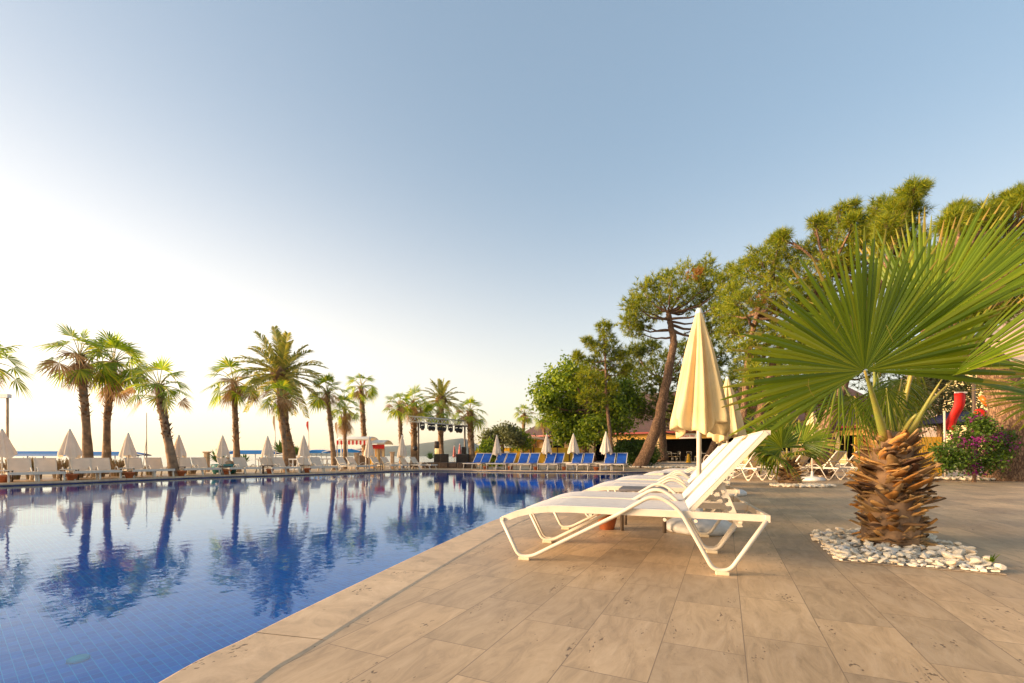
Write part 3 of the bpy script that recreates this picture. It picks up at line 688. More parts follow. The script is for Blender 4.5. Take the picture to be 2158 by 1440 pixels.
# ---------------------------------------------------------------- folded umbrellas
def folded_umbrella(name, loc, zt, zb, r, mat, label, group, folds=8, detail=True, base='block', seed=1, pole_r=0.021):
    rng = random.Random(seed)
    t = empty(name, loc, rng.uniform(0, 6), label, 'umbrella', group)
    mb = MB(); mb.tube([(0, 0, 0.05), (0, 0, zt - .03)], pole_r, 12); mb.build('pole', M['white_frame'], t)
    ph = [rng.uniform(0, 6) for _ in range(8)]; nth = 112 if detail else 32; nz = 30 if detail else 9
    off = (rng.uniform(-.2, .2), rng.uniform(-.2, .2))
    def mod(tt, a):
        f = 0.20 * math.cos(folds * a + ph[0] + .6 * math.sin(a + ph[5])) * min(1, tt * 4)
        if detail:
            f += 0.10 * math.cos((folds * 2 + 1) * a + ph[1] + tt * 1.5) * min(1, tt * 3) + 0.10 * math.cos(2 * a + ph[2]) * tt
            f += 0.16 * max(0, tt - 0.72) / .28 * math.cos(5 * a + ph[3]) + 0.05 * math.cos(23 * a + ph[4]) * max(0, tt - .8) * 5
        dz = (0.085 * math.cos(3 * a + ph[3]) + 0.035 * math.cos(folds * a + ph[4])) * max(0, tt - 0.55) / .45 * (zt - zb) / 1.25
        return 1 + f, dz
    prof = []
    for i in range(nz + 1):
        q = i / nz; prof.append((0.028 + (r - .028) * (q ** 0.92) * (1.0 if q < .93 else 1 - (q - .93) * 1.1), zt - (zt - zb) * q))
    if detail:      # turn the hem inward so the cloth has an inside
        prof += [(r * .72, zb + .02), (r * .5, zb + .22), (r * .2, zb + .6)]
    mb = MB(); mb.lathe(prof, n=nth, mod=mod)
    o = mb.build('canopy', M[mat], t)
    mb = MB(); mb.lathe([(0, zt + .035), (0.02, zt + .03), (0.034, zt + 0.0), (0.036, zt - .045), (0.03, zt - .05)], n=16); mb.build('finial', M['base_white'], t)
    mb = MB()
    if base == 'block':
        def m8(tt, a): return (1 + 0.05 * abs(math.cos(2 * a)), 0)
        mb.lathe([(0, 0.0), (0.31, 0.0), (0.335, 0.03), (0.33, 0.075), (0.27, 0.115), (0.10, 0.135), (0.04, 0.145), (0.032, 0.30), (0.0, 0.30)], n=40, mod=m8)
        mb.build('base', M['base_white'], t)
    elif base == 'small':
        mb.lathe([(0, 0.0), (0.22, 0.0), (0.23, 0.06), (0.05, 0.09), (0.03, 0.25), (0, 0.25)], n=16); mb.build('base', M['base_white'], t)
    return t
UGn = 'cream folded umbrellas'
folded_umbrella('folded_umbrella', (1.985, 4.83, 0), 2.33, 1.08, 0.275, 'cream', 'large cream folded umbrella rising between the nearest loungers', UGn, seed=4, pole_r=0.025)
folded_umbrella('folded_umbrella', (4.33, 9.15, 0), 2.35, 1.12, 0.30, 'cream', 'cream folded umbrella half hidden behind the largest one', UGn, seed=9)
g = G(1716, 1014); folded_umbrella('folded_umbrella', (g.x, g.y + .1, 0), 2.2, 1.1, 0.30, 'cream', 'cream folded umbrella behind the small palm on the right', UGn, seed=12, folds=6)

# ---------------------------------------------------------------- far left row
edge_px = [(0, 1019), (100, 1016), (200, 1012), (300, 1008), (400, 1004), (500, 1001), (600, 999), (700, 996), (760, 994), (820, 991.6), (900, 990), (980, 990), (1040, 991), (1100, 992), (1200, 992.5), (1300, 993.4), (1400, 993.4)]
def edge_at(px, back=0.0):
    y = np.interp(px, [a for a, b in edge_px], [b for a, b in edge_px])
    g = G(px, y); return g * (1 + back / g.length)
LW = [51, 106, 185, 230, 305, 345, 410, 446, 502, 534, 590, 618, 668, 698, 762, 784, 832, 855, 892, 914]
GL = 'white loungers on the far left poolside'
proto = simple_lounger('sun_lounger', 'sling_far', (1.50, 0.70), w=0.68, label='x', group=GL, wide=True, z=0.26)
for i, px in enumerate(LW):
    o = proto if i == 0 else copy_tree(proto)
    g = edge_at(px, 0.25); ang = math.atan2(0.62, -0.78) + random.uniform(-.03, .03)
    if px > 740: ang = math.atan2(0.38, -0.92) + random.uniform(-.04, .04)
    place(o, g.x, g.y, ang)
    o['label'] = 'low white lounger on the far left poolside under the palms, %s' % ordl(i, 20)
TW = [4, 147, 268, 378, 474, 564, 643, 797, 868]
for i, px in enumerate(TW):
    g = edge_at(px, 0.75)
    grey_table('side_table', g, R(35), 'small dark slatted table in the far left lounger row, %s' % ordl(i, 9), TG, 0.42, 0.36, 'dark_wood' if i > 2 else 'white_frame', 'dark_wood')
    if i < 7:
        g2 = edge_at(px + (5 if i else 1), 0.45); pot(g2, 'terracotta pot below a table in the far left row, %s' % ordl(i, 7), 'terracotta pots by the loungers', 0.16, 0.22)
UW = [(4, 906), (147, 906), (270, 914), (377, 918), (469, 919), (564, 920), (640, 919), (778, 921), (847, 918)]
for i, (px, py) in enumerate(UW):
    g = edge_at(px, 1.1); Y = g.y; zt = H + (HY - py) / F * Y; zb = H - 2.5 / F * Y
    rr = np.interp(i, [0, 1, 2, 8], [22, 20, 15, 10.5]) / F * Y * 0.92
    folded_umbrella('folded_umbrella', g, zt, zb, rr, 'offwhite', 'small off white folded umbrella beyond the pool among white loungers, %s' % ordl(i, 9), 'off white folded umbrellas across the pool', seed=20 + i, detail=False, base='small')

# ---------------------------------------------------------------- blue loungers across the pool
LB = [985, 1003, 1034, 1055, 1085, 1107, 1143, 1163, 1204, 1227, 1276, 1302]
GB = 'blue loungers across the pool'
proto = simple_lounger('sun_lounger', 'blue_sling', (1.74, 0.93), w=0.60, label='x', group=GB)
for i, px in enumerate(LB):
    o = proto if i == 0 else copy_tree(proto)
    g = edge_at(px, 0.3); place(o, g.x, g.y, math.atan2(0.92, 0.36) + random.uniform(-.03, .03))
    o['label'] = 'blue sling lounger with white frame across the pool, %s' % ordl(i, 12)
for i, (px, py, wpx) in enumerate([(1047, 918, 9), (1152, 916, 10.5), (1208.5, 915, 12), (1277, 911, 12)]):
    g = edge_at(px, 1.8); Y = g.y; zt = H + (HY - py) / F * Y; zb = H + 5 / F * Y
    if i == 0: zb = H + 3 / F * Y
    folded_umbrella('folded_umbrella', g, zt, zb, wpx / F * Y, 'offwhite', ['beige folded umbrella behind the leftmost blue loungers, before the yellow wall', 'beige folded umbrella behind the blue loungers, left of the leafy tree', 'beige folded umbrella behind the blue loungers in front of the leafy tree', 'beige folded umbrella behind the rightmost blue loungers'][i], 'beige folded umbrellas behind the blue loungers', seed=40 + i, detail=False, base='small')
for i, px in enumerate([1020, 1072, 1126, 1186, 1253]):
    g = edge_at(px, 1.0); grey_table('side_table', g, R(68), 'low brown table between blue loungers across the pool, %s' % ordl(i, 5), TG, 0.42, 0.33, 'bronze', 'bronze')
    pot(edge_at(px + 3, 0.6), 'terracotta pot beside the low tables of the blue loungers, %s' % ordl(i, 5), 'terracotta pots by the loungers', 0.14, 0.2)

# ---------------------------------------------------------------- loungers on the right behind the palms
GR = 'taupe loungers on the right behind the palms'
proto = stacking_lounger('sun_lounger', (1.58, 0.92), 'taupe_sling', 0.70, 'x', GR)
RL = [(1564, 1013, 'taupe sling lounger partly hidden behind the raised near backrests'), (1612, 1011, 'taupe lounger just left of the small palm trunk'),
      (1668, 1009, 'taupe lounger just behind the small palm trunk'), (1731, 1012, 'taupe lounger right of the umbrella pole and its white base'),
      (1779, 1009, 'taupe lounger mostly hidden by the big palm trunk'), (1916, 1002, 'taupe lounger before the yellow picket fence right of the big palm')]
for i, (px, py, lb) in enumerate(RL):
    o = proto if i == 0 else copy_tree(proto)
    g = G(px, py); ang = math.atan2(-0.90, 0.44)
    uu = V(math.cos(ang), math.sin(ang), 0); vv = V(-uu.y, uu.x, 0); q = g - uu * 1.19 + vv * .33
    place(o, q.x, q.y, ang + random.uniform(-.04, .04)); o['label'] = lb
GY = 'loungers further back on the right'
proto = stacking_lounger('sun_lounger', (1.58, 0.92), 'cream', 0.66, 'x', GY, arms=False)
for i, (px, py, lb) in enumerate([(1640, 996, 'cream lounger further back behind the small palm'), (1745, 994, 'cream lounger further back between two taupe loungers'), (1830, 994, 'cream lounger further back beside the big palm trunk'), (2000, 993, 'cream lounger behind the purple flowering bush')]):
    o = proto if i == 0 else copy_tree(proto)
    g = G(px, py); q = g - V(.8, .2, 0); place(o, q.x, q.y, R(10) if i % 2 else R(-150)); o['label'] = lb
g = G(1963, 1003); pot(g, 'terracotta pot under the lounger before the yellow picket fence', 'terracotta pots by the loungers', 0.22, 0.26)
# ---------------------------------------------------------------- palms
M['dry_tip'] = leafmat('dry_leaf_tip', [(0.20, 0.24, 0.02), (0.34, 0.32, 0.04), (0.36, 0.24, 0.06), (0.16, 0.20, 0.02)], 0.6, 0.4, (1.3, 1.1, 0.7))
class Acc:
    def __init__(s): s.v = []; s.f = []; s.n = 0; s.mi = []
    def quadstrip(s, L, Rr, dry=0):
        k = len(L); b = s.n
        for a, c in zip(L, Rr): s.v.append((a.x, a.y, a.z)); s.v.append((c.x, c.y, c.z))
        for i in range(k - 1): s.f.append((b + 2 * i, b + 2 * i + 1, b + 2 * i + 3, b + 2 * i + 2)); s.mi.append(dry)
        s.n += 2 * k
    def vstrip(s, L, Mm, Rr, dry=0):
        k = len(L); b = s.n
        for a, m_, c in zip(L, Mm, Rr):
            for q in (a, m_, c): s.v.append((q.x, q.y, q.z))
        for i in range(k - 1):
            for j in (0, 1): s.f.append((b + 3 * i + j, b + 3 * i + j + 1, b + 3 * i + j + 4, b + 3 * i + j + 3)); s.mi.append(int(k - 1 - i <= dry))
        s.n += 3 * k
    def build(s, name, mat, parent=None, smooth=False): return npmesh(name, s.v, s.f, mat, parent, smooth, s.mi if len(s.mi) == len(s.f) else None, M['dry_tip'])
def fan_blade(acc, hub, d, nrm, Rl, nseg=18, spread=R(125), droop=0.35, rng=random, steps=4, fold=0.0, wk=1.0, cup=0.0, split=0.5, wind=None, tipdrop=0.0, side=0.22, tips=None):
    d = d.normalized(); nrm = (nrm - d * nrm.dot(d)).normalized(); sx = d.cross(nrm)
    dth = 2 * spread / nseg
    for i in range(nseg):
        th = -spread + (i + .5) * dth + rng.uniform(-.2, .2) * dth
        e = d * math.cos(th) + sx * math.sin(th)
        L = Rl * (1 - side + side * math.cos(th * .8)) * rng.uniform(.88, 1.06)
        wd = nrm.cross(e).normalized()
        e = (e + nrm * (cup + rng.uniform(-.03, .03))).normalized()
        A, Bm, Cc = [], [], []
        dr = droop * rng.uniform(.7, 1.3); td = tipdrop * max(0, rng.uniform(-.6, 1.6))
        for k in range(steps + 1):
            t = (k / steps); r = L * (0.02 + 0.98 * t)
            half = min(r, L * split) * dth * 0.5 * 1.02 * wk
            if t > split: half *= max(0.03, 1 - (t - split) / (1 - split)) ** (0.55 if fold else 0.8)
            c = hub + e * r - V(0, 0, 1) * (dr * L * t ** 2.6 + td * L * max(0, t - .55) ** 1.5)
            if wind: c = c + wind * (L * t ** 2)
            A.append(c - wd * half); Cc.append(c + wd * half); Bm.append(c + nrm * fold * half)
        if fold: acc.vstrip(A, Bm, Cc, rng.choice((0, 0, 1, 1, 1, 2)) if tips else 0)
        else: acc.quadstrip(A, Cc)
def pinnate(acc, base, d, L, arch, rng, npair=26, lw=0.03, ll=0.38):
    side = d.cross(V(0, 0, 1))
    if side.length < .1: side = V(1, 0, 0)
    side.normalize(); pts = []
    for k in range(13):
        t = k / 12; pts.append(base + d * L * t - V(0, 0, 1) * arch * L * t ** 2.2)
    for k in range(12):
        a, b = pts[k], pts[k + 1]; w_ = 0.03 * (1 - k / 13)
        acc.quadstrip([a - V(0, 0, w_), b - V(0, 0, w_)], [a + V(0, 0, w_), b + V(0, 0, w_)])
    for k in range(npair):
        t = 0.12 + 0.87 * k / npair; q = t * 12; i0 = min(int(q), 11); p = pts[i0].lerp(pts[i0 + 1], q - i0)
        fw = (pts[i0 + 1] - pts[i0]).normalized(); l = L * ll * math.sin(PI * (0.15 + 0.8 * t)) ** .7
        upn = side.cross(fw).normalized()
        for s_ in (-1, 1):
            e = (side * s_ * rng.uniform(.6, .85) + fw * rng.uniform(.7, 1.0) + upn * rng.uniform(.1, .5)).normalized()
            wv = fw.cross(e).normalized().cross(e) * lw * .5
            m_ = p + e * l * .55 - V(0, 0, .06 * l); t_ = p + e * l - V(0, 0, .28 * l)
            acc.quadstrip([p - wv * .6, m_ - wv, t_ - wv * .1], [p + wv * .6, m_ + wv, t_ + wv * .1])
def far_palm(label, base, top, r, cr, seed, kind='fan', nf=19, skirt=0.5, boots=0.55, mid=None, group='palms beyond the pool', sparse=False):
    rng = random.Random(seed)
    base, top = V(*base), V(*top)
    t = empty('palm_tree', base, 0, label, 'palm tree', group)
    lt = top - base
    mid = mid or lt * .5
    path = catmull([V(0, 0, -0.2), mid * .5 + V(0, 0, 0), mid, (mid + lt) * .5, lt], 5)
    m = len(path)
    rad = [r * (1.35 - .45 * min(1, i / m * 3.0)) * rng.uniform(.96, 1.04) for i in range(m)]
    mb = MB(); mb.tube(path, rad, 12, jit=0.05, rng=rng); mb.build('trunk', M['palm_bark'], t)
    # leaf bases
    ac = Acc(); hgt = lt.length; nb = int(150 * boots)
    for k in range(nb):
        tt = 1 - boots * (k / nb) ** 1.0; q = tt * (m - 1); i0 = min(int(q), m - 2); c = path[i0].lerp(path[i0 + 1], q - i0)
        a = k * 2.4 + rng.uniform(-.3, .3); rr = rad[i0] * .9; e = V(math.cos(a), math.sin(a), 0)
        sd_ = V(-math.sin(a), math.cos(a), 0); l = r * rng.uniform(.6, 1.3) * (1.0 if kind == 'fan' else .5)
        up = rng.uniform(.7, 1.2) if rng.random() > .12 else -.9
        p0 = c + e * rr * .8; p1 = p0 + e * l * .45 + V(0, 0, l * up * .5); p2 = p0 + e * l * .9 + V(0, 0, l * up)
        hw = r * .38
        ac.quadstrip([p0 - sd_ * hw, p1 - sd_ * hw * .8, p2 - sd_ * hw * .2], [p0 + sd_ * hw, p1 + sd_ * hw * .8, p2 + sd_ * hw * .2])
    if nb: ac.build('leaf_bases', M['palm_boot'], t)
    ac = Acc(); pe = MB(); dead = Acc()
    if kind == 'fan':
        for k in range(nf):
            q = (k + .5) / nf; el = R(88) - q ** 0.85 * R(128); a = k * 2.39996 + rng.uniform(-.3, .3)
            d = V(math.cos(a) * math.cos(el), math.sin(a) * math.cos(el), math.sin(el))
            pl = cr * rng.uniform(.46, .62); pet = bez(lt, lt + d * pl * .6 + V(0, 0, .12 * pl), lt + d * pl - V(0, 0, .10 * pl * (1 + q)), 4)
            pe.tube(pet, [.022, .02, .018, .014, .012], 4, cap=False)
            dd = (pet[-1] - pet[-2]).normalized(); up = V(0, 0, 1) if abs(dd.z) < .9 else V(math.cos(a), math.sin(a), 0) * -1
            fan_blade(dead if (rng.random() < .16 and q > .3) else ac, pet[-1], dd, up + V(rng.uniform(-.7, .7), rng.uniform(-.7, .7), 0), cr * rng.uniform(.40, .58), 16, R(95), rng.uniform(.10, .45), rng, 4, wk=.9, split=.5)
        pe.build('petioles', M['petiole'], t)
        ac.build('crown', M['fan_leaf'], t)
        if skirt:
            ds = dead; ns = int(22 * skirt)
            for k in range(ns):
                a = k * 2.4 + rng.uniform(-.4, .4); zz = -rng.uniform(.02, .65 * skirt) * cr
                e = V(math.cos(a), math.sin(a), 0); hub = lt + e * r * rng.uniform(1.0, 2.6) + V(0, 0, zz)
                d = (e * rng.uniform(.12, .6) - V(0, 0, 1)).normalized()
                fan_blade(ds, hub, d, e + V(rng.uniform(-.6, .6), rng.uniform(-.6, .6), 0), cr * rng.uniform(.4, .62), 11, R(42), .15, rng, 3, wk=.8, split=.4)
            ds.build('dead_fronds', M['dead_leaf'], t)
    else:
        for k in range(nf):
            q = (k + .5) / nf; el = R(86) - q ** 0.9 * R(112); a = k * 2.39996 + rng.uniform(-.25, .25)
            d = V(math.cos(a) * math.cos(el), math.sin(a) * math.cos(el), math.sin(el))
            pinnate(ac, lt + d * r * .5, d, cr * rng.uniform(.88, 1.12), .10 + .34 * math.cos(el), rng, 30, 0.05 * cr / 2.2, 0.22)
        ac.build('crown', M['date_leaf'], t)
        mb = MB(); mb.lathe([(r * .9, -r * 1.5), (r * 1.9, 0), (r * 1.3, r * 1.6), (0.02, r * 2.4)], tuple(lt), 14, mod=lambda q, a: (1 + .12 * math.cos(7 * a + q * 9), 0)); mb.build('crown_base', M['palm_bark'], t)
    return t
def palm_px(label, bx, by, tx, ty, wpx, rpx, Y, seed, midpx=None, **k):
    b = at(bx, by, Y); b.z = 0.0; tp = at(tx, ty, Y + .3); mid = None
    if midpx: mid = at(midpx[0], midpx[1], Y) - b
    return far_palm(label, b, tp, wpx / F * Y / 2, rpx / F * Y * 1.04, seed, mid=mid, **k)
palm_px('fan palm cut off by the left edge of the photo', -40, 985, -32, 765, 17, 82, 18, 1, skirt=.3)
palm_px('leftmost whole fan palm, its crown touching the shaggy one beside it', 188, 985, 168, 752, 16, 74, 19, 2, skirt=.8, midpx=(180, 870))
palm_px('shaggy fan palm with long brown skirt, second of the close pair on the left', 224, 985, 240, 765, 14, 76, 20.5, 3, skirt=1.2, nf=30, midpx=(226, 880))
palm_px('leaning fan palm just right of the shaggy pair on the left', 370, 996, 335, 815, 17, 72, 17.5, 4, skirt=.15, midpx=(350, 910), boots=.6)
palm_px('single fan palm left of the tall feathery date palm', 500, 990, 493, 806, 12, 66, 23, 5, skirt=.5, boots=.7)
palm_px('tall date palm with the largest feathery crown', 616, 990, 592, 792, 22, 102, 25, 6, kind='date', nf=46, boots=.9, midpx=(598, 890))
palm_px('slender fan palm in front of the tall date palm trunk', 604, 992, 592, 838, 10, 50, 22, 7, skirt=.5, nf=16, boots=.4)
palm_px('fan palm just right of the tall date palm', 706, 992, 690, 828, 10, 50, 25, 8, skirt=.4)
palm_px('short fan palm with drooping brown skirt left of the striped kiosk', 727, 985, 727, 862, 8, 42, 27, 9, skirt=1.4, nf=16, boots=.5)
palm_px('fan palm rising behind the striped kiosk', 771, 985, 761, 816, 11, 42, 33, 10, skirt=.4, boots=.95)
palm_px('fan palm at the left end of the lighting truss', 847, 985, 842, 856, 9, 38, 29, 11, skirt=.3, boots=.9)
palm_px('thick fan palm beside the left truss post', 873, 985, 872, 850, 14, 44, 31, 12, skirt=.9)
palm_px('smaller date palm behind the middle of the lighting truss', 928, 985, 930, 845, 13, 54, 35, 13, kind='date', nf=34)
palm_px('short fan palm below the smaller date palm at the truss', 934, 985, 924, 872, 8, 34, 31, 14, skirt=.3, boots=.6)
palm_px('fan palm at the right end of the lighting truss', 995, 985, 990, 868, 14, 40, 30, 15, skirt=.5)
palm_px('distant fan palm between the yellow tents and the leafy tree', 1099, 972, 1105, 872, 7, 26, 42, 16, skirt=.7, boots=.8)
palm_px('fan palm mostly hidden by the leafy tree at its left', 1148, 972, 1146, 882, 6, 26, 46, 17, skirt=.8, boots=.8)

# ---------------------------------------------------------------- foreground fan palms
def boots_trunk(t, h, r0, r1, n, size, seed, rbul=1.0):
    rng = random.Random(seed); mb = MB()
    prof = []
    for k in range(9):
        q = k / 8; prof.append((r0 + (r1 - r0) * q + .08 * r0 * math.sin(q * 7), h * q - .03 * (k == 0)))
    prof.append((r1 * .5, h + .04)); prof.append((0.01, h + .06))
    mb.lathe(prof, n=20, mod=lambda q, a: (1 + .07 * math.cos(6 * a + q * 17), 0)); mb.build('trunk', M['palm_bark'], t)
    mb = MB()
    for k in range(n):
        q = k / n; z = h * (0.01 + 0.99 * q) + rng.uniform(-.03, .03); a = k * 2.39996 + rng.uniform(-.5, .5)
        rr = r0 + (r1 - r0) * q; e = V(math.cos(a), math.sin(a), 0); sd_ = V(-math.sin(a), math.cos(a), 0)
        L = size * rng.uniform(.45, 1.3) * (1.15 if .3 < q < .7 else (.7 if q > .8 else .95)); up = (rng.uniform(.0, .55) if q < .8 else rng.uniform(.3, 1.0)) if q > .12 else rng.uniform(-.25, .3)
        hw = size * rng.uniform(.22, .46); th = size * .09
        segs = 6; rows = []
        curl = rng.uniform(-.25, .35); tw = rng.uniform(-.6, .6)
        for j in range(segs + 1):
            s_ = j / segs
            c = V(0, 0, z) + e * (rr * .72 + L * s_ * .95) + V(0, 0, L * (up * s_ + curl * s_ * s_)) + sd_ * tw * L * s_ * s_
            hh = hw * (1 - .50 * s_ ** .7) * rng.uniform(.88, 1.1) * (1.0 if j < segs else rng.uniform(.35, .9)); tt = th * (1 - .5 * s_)
            bow = hh * .45 * (1 - s_ * .3)
            nrm_ = (V(0, 0, 1) - e * up).normalized()
            jag = rng.uniform(-.18, .18) * L if j == segs else 0
            rows.append([c - sd_ * hh - nrm_ * bow + e * jag, c - sd_ * hh * .5 + nrm_ * tt * .3, c + nrm_ * tt + e * rng.uniform(-.05, .05) * L * (j == segs), c + sd_ * hh * .5 + nrm_ * tt * .3, c + sd_ * hh - nrm_ * bow - e * jag, c - nrm_ * tt])
        b = len(mb.v); vs = [p for row in rows for p in row]; fs = []
        for j in range(segs):
            for i in range(6):
                i2 = (i + 1) % 6; fs.append((j * 6 + i, j * 6 + i2, (j + 1) * 6 + i2, (j + 1) * 6 + i))
        fs.append(tuple(segs * 6 + i for i in range(6)))
        mb.add(vs, fs, True)
    mb.build('leaf_bases', M['boot_near'], t)
def near_frond(t, origin, base, hub, d, nrm, Rl, nseg, spread, droop, seed, cup=0.0, wr=0.022, tipdrop=0.25, steps=9, split=.60, mat='near_fan', wind=None, wk=1.12, side=.06):
    rng = random.Random(seed)
    b, h = base - origin, hub - origin
    mid = (b + h) * .5 + V(0, 0, .06 * (h - b).length)
    pe = MB(); pth = bez(b, mid, h, 9)
    pe.tube(pth, [wr * (1.75 - .155 * i) for i in range(10)], 8)
    pe.build('petiole', M['petiole'], t)
    ac = Acc(); fan_blade(ac, h, d, nrm, Rl, nseg, spread, droop, rng, steps, fold=.5, wk=wk, cup=cup, split=split, tipdrop=tipdrop, wind=wind, side=side, tips=True)
    # a few curly fibres hanging from the blade
    fb = ac
    for k in range(7):
        th = rng.uniform(-spread, spread) * .8; dd = d.normalized(); n2 = (nrm - dd * nrm.dot(dd)).normalized(); sx = dd.cross(n2)
        e = dd * math.cos(th) + sx * math.sin(th); p = h + e * Rl * rng.uniform(.3, .6) + n2 * .02
        q1 = p + V(rng.uniform(-.12, .12), rng.uniform(-.05, .02), rng.uniform(-.2, .02)); q2 = q1 + V(rng.uniform(-.12, .12), 0, rng.uniform(-.16, .04))
        pts = bez(p, q1, q2, 6); fb.quadstrip([a - V(.0022, 0, .001) for a in pts], [a + V(.0022, 0, .001) for a in pts], 1)
    return ac.build('frond', M[mat], t, smooth=False)
T0 = V(3.345, 4.02, 0)
t = empty('fan_palm', T0, 0, 'large fan palm in the right foreground with stubby orange brown trunk', 'palm tree')
boots_trunk(t, 0.96, 0.205, 0.145, 400, 0.15, 5)
O = T0
bs = lambda dx=0, dy=0: T0 + V(dx, dy, 0.93)
def dirpx(px, py, Y, hub): return (at(px, py, Y) - hub)
specs = [
 # base offset, hub (px, py, Y), axis target (px, py, Y), normal, R, nseg, spread, droop, seed, cup
 ((-.10, -.06), (1822, 782, 3.62), (1786, 560, 3.55), (0.05, -1, -.12), 1.10, 62, 108, .03, 1, .08),
 ((.06, .02), (1945, 700, 4.0), (2085, 470, 3.9), (-.72, -.62, .25), 1.18, 46, 50, .02, 2, .12),
 ((.10, -.05), (1985, 800, 3.7), (2165, 655, 3.4), (-.35, -.25, 1.0), 0.86, 40, 62, .04, 3, .10),
 ((.10, .05), (2010, 800, 4.1), (2160, 815, 4.2), (.1, -.45, 1.0), 0.85, 34, 48, .10, 4, .0),
 ((-.08, .10), (1770, 800, 4.35), (1560, 815, 4.5), (.15, -.55, 1.0), 0.82, 34, 70, .28, 5, .0),
 ((.02, .10), (1850, 790, 4.45), (1800, 930, 4.9), (.1, -.7, .7), 0.74, 38, 85, .40, 6, .0),
 ((.08, .08), (1925, 765, 4.45), (1940, 900, 4.7), (.1, -.85, .6), 0.62, 30, 48, .40, 7, .0),
 ((.03, .05), (1900, 800, 4.25), (1905, 905, 4.2), (.3, -.8, .5), 0.60, 36, 85, .35, 10, .0),
 ((.06, .03), (1868, 818, 4.0), (1880, 930, 3.95), (.1, -.9, .3), 0.46, 30, 80, .30, 12, .0),
 ((-.05, .03), (1800, 835, 4.1), (1770, 930, 4.0), (-.1, -.9, .3), 0.46, 26, 70, .30, 13, .0),
 ((-.02, .12), (1840, 740, 4.8), (1700, 620, 5.2), (.2, -.9, .4), 1.0, 44, 100, .10, 11, .0),
]
for (bo, hb, ax, nr, Rl, ns, sp, dr, sdd, cup) in specs:
    hub = at(*hb); near_frond(t, O, bs(*bo), hub, dirpx(*ax, hub), V(*nr), Rl, ns, R(sp), dr, sdd, cup, tipdrop=.18 if sdd > 3 else .05, side=-.10 if sdd == 1 else .06, wr=.022 if sdd == 1 else .015, wk=.85 if sdd in (5, 6, 7, 10, 12, 13) else 1.12, split=.45 if sdd in (5, 6, 7, 10, 12, 13) else .6)
# cut petiole stubs at the crown's heart
mb = MB(); rng = random.Random(3)
for k in range(4):
    a = k * 2.4; b = V(math.cos(a) * .07, math.sin(a) * .07, .90); e = b + V(math.cos(a) * rng.uniform(.05, .2), math.sin(a) * rng.uniform(.05, .2), rng.uniform(.18, .42))
    mb.tube(bez(b, (b + e) * .5 + V(0, 0, .06), e, 4), [.028, .022, .018, .014, .010], 7)
mb.build('petiole_stubs', M['petiole'], t)

T1 = G(1672, 1024); T1.y += .15
t = empty('fan_palm', T1, 0, 'small fan palm with a dark stubby trunk behind the near loungers', 'palm tree')
boots_trunk(t, 0.62, 0.25, 0.14, 170, 0.17, 8)
rng = random.Random(77)
hubs = [(1648, 945, -.1), (1622, 925, .3), (1668, 918, .5), (1690, 935, .1), (1612, 955, -.2), (1640, 965, -.4), (1680, 960, -.3), (1655, 905, .4)]
for k, (px, py, dy) in enumerate(hubs):
    hub = at(px, py, T1.y + dy); d = (hub - (T1 + V(0, 0, .75))); d.normalize()
    up = V(0.05, -1, .25) if k in (0, 2, 7) else V(rng.uniform(-.4, .4), -.6, .7)
    near_frond(t, T1, T1 + V(rng.uniform(-.06, .06), 0, .58), hub, d + V(0, 0, .25), up, 0.88 if k < 4 else .72, 30, R(125 if k < 4 else 95), .10 if k < 4 else .35, 100 + k, .05, .02, .2, 6)
T2 = V(5.9, 4.3, 0)
t = empty('fan_palm', T2, 0, 'fan palm just outside the right edge, only leaf tips reaching in', 'palm tree')
boots_trunk(t, 0.9, 0.22, 0.15, 60, 0.16, 18)
for k, (px, py, Y, ax, ay) in enumerate([(2235, 800, 4.6, 2090, 770), (2250, 845, 4.2, 2100, 850), (2300, 740, 4.6, 2250, 560)]):
    hub = at(px, py, Y); near_frond(t, T2, T2 + V(0, 0, .85), hub, dirpx(ax, ay, Y, hub), V(.1, -.6, .8), .72, 36, R(80), .12, 200 + k, 0, .02, .2, 6)

# ---------------------------------------------------------------- white pebbles
def pebble_mesh(seed, jit=.28):
    rng = random.Random(seed); bm = bmesh.new(); bmesh.ops.create_icosphere(bm, subdivisions=2, radius=1)
    n1 = [V(rng.gauss(0, 1), rng.gauss(0, 1), rng.gauss(0, 1)).normalized() for _ in range(9)]
    for vtx in bm.verts:
        for q in n1:
            dd = vtx.co.dot(q)
            if dd > .55: vtx.co -= q * (dd - .55) * 1.0
    me = bpy.data.meshes.new('pebble'); bm.to_mesh(me); bm.free(); me.materials.append(M['stone'])
    for p_ in me.polygons: p_.use_smooth = False
    return me
pm_ = [pebble_mesh(k) for k in range(8)]
pm_[3].materials[0] = pm('tan_pebble', (0.74, 0.58, 0.40), 0.8, 0.15, 12, 0.3, 30); pm_[6].materials[0] = pm('grey_pebble', (0.64, 0.60, 0.54), 0.8, 0.15, 12, 0.3, 30)
bedc = [G(1702, 1125), G(1760, 1183), G(2122, 1213), G(2040, 1165), G(1920, 1120)]
bx = [(p.x, p.y) for p in bedc]
def inside(x, y, poly):
    c = False; n_ = len(poly)
    for i in range(n_):
        x1, y1 = poly[i]; x2, y2 = poly[(i + 1) % n_]
        if (y1 > y) != (y2 > y) and x < (x2 - x1) * (y - y1) / (y2 - y1) + x1: c = not c
    return c
mb = MB(); mb.prism(bx, 0.003, 0.006); tag(mb.build('planting_bed', pm('bed_soil', (0.36, 0.28, 0.20), 0.95, 0.3, 20, 0.4)), kind='structure')
rng = random.Random(11); pts = []; tries = 0
x0, x1 = min(p[0] for p in bx), max(p[0] for p in bx); y0, y1 = min(p[1] for p in bx), max(p[1] for p in bx)
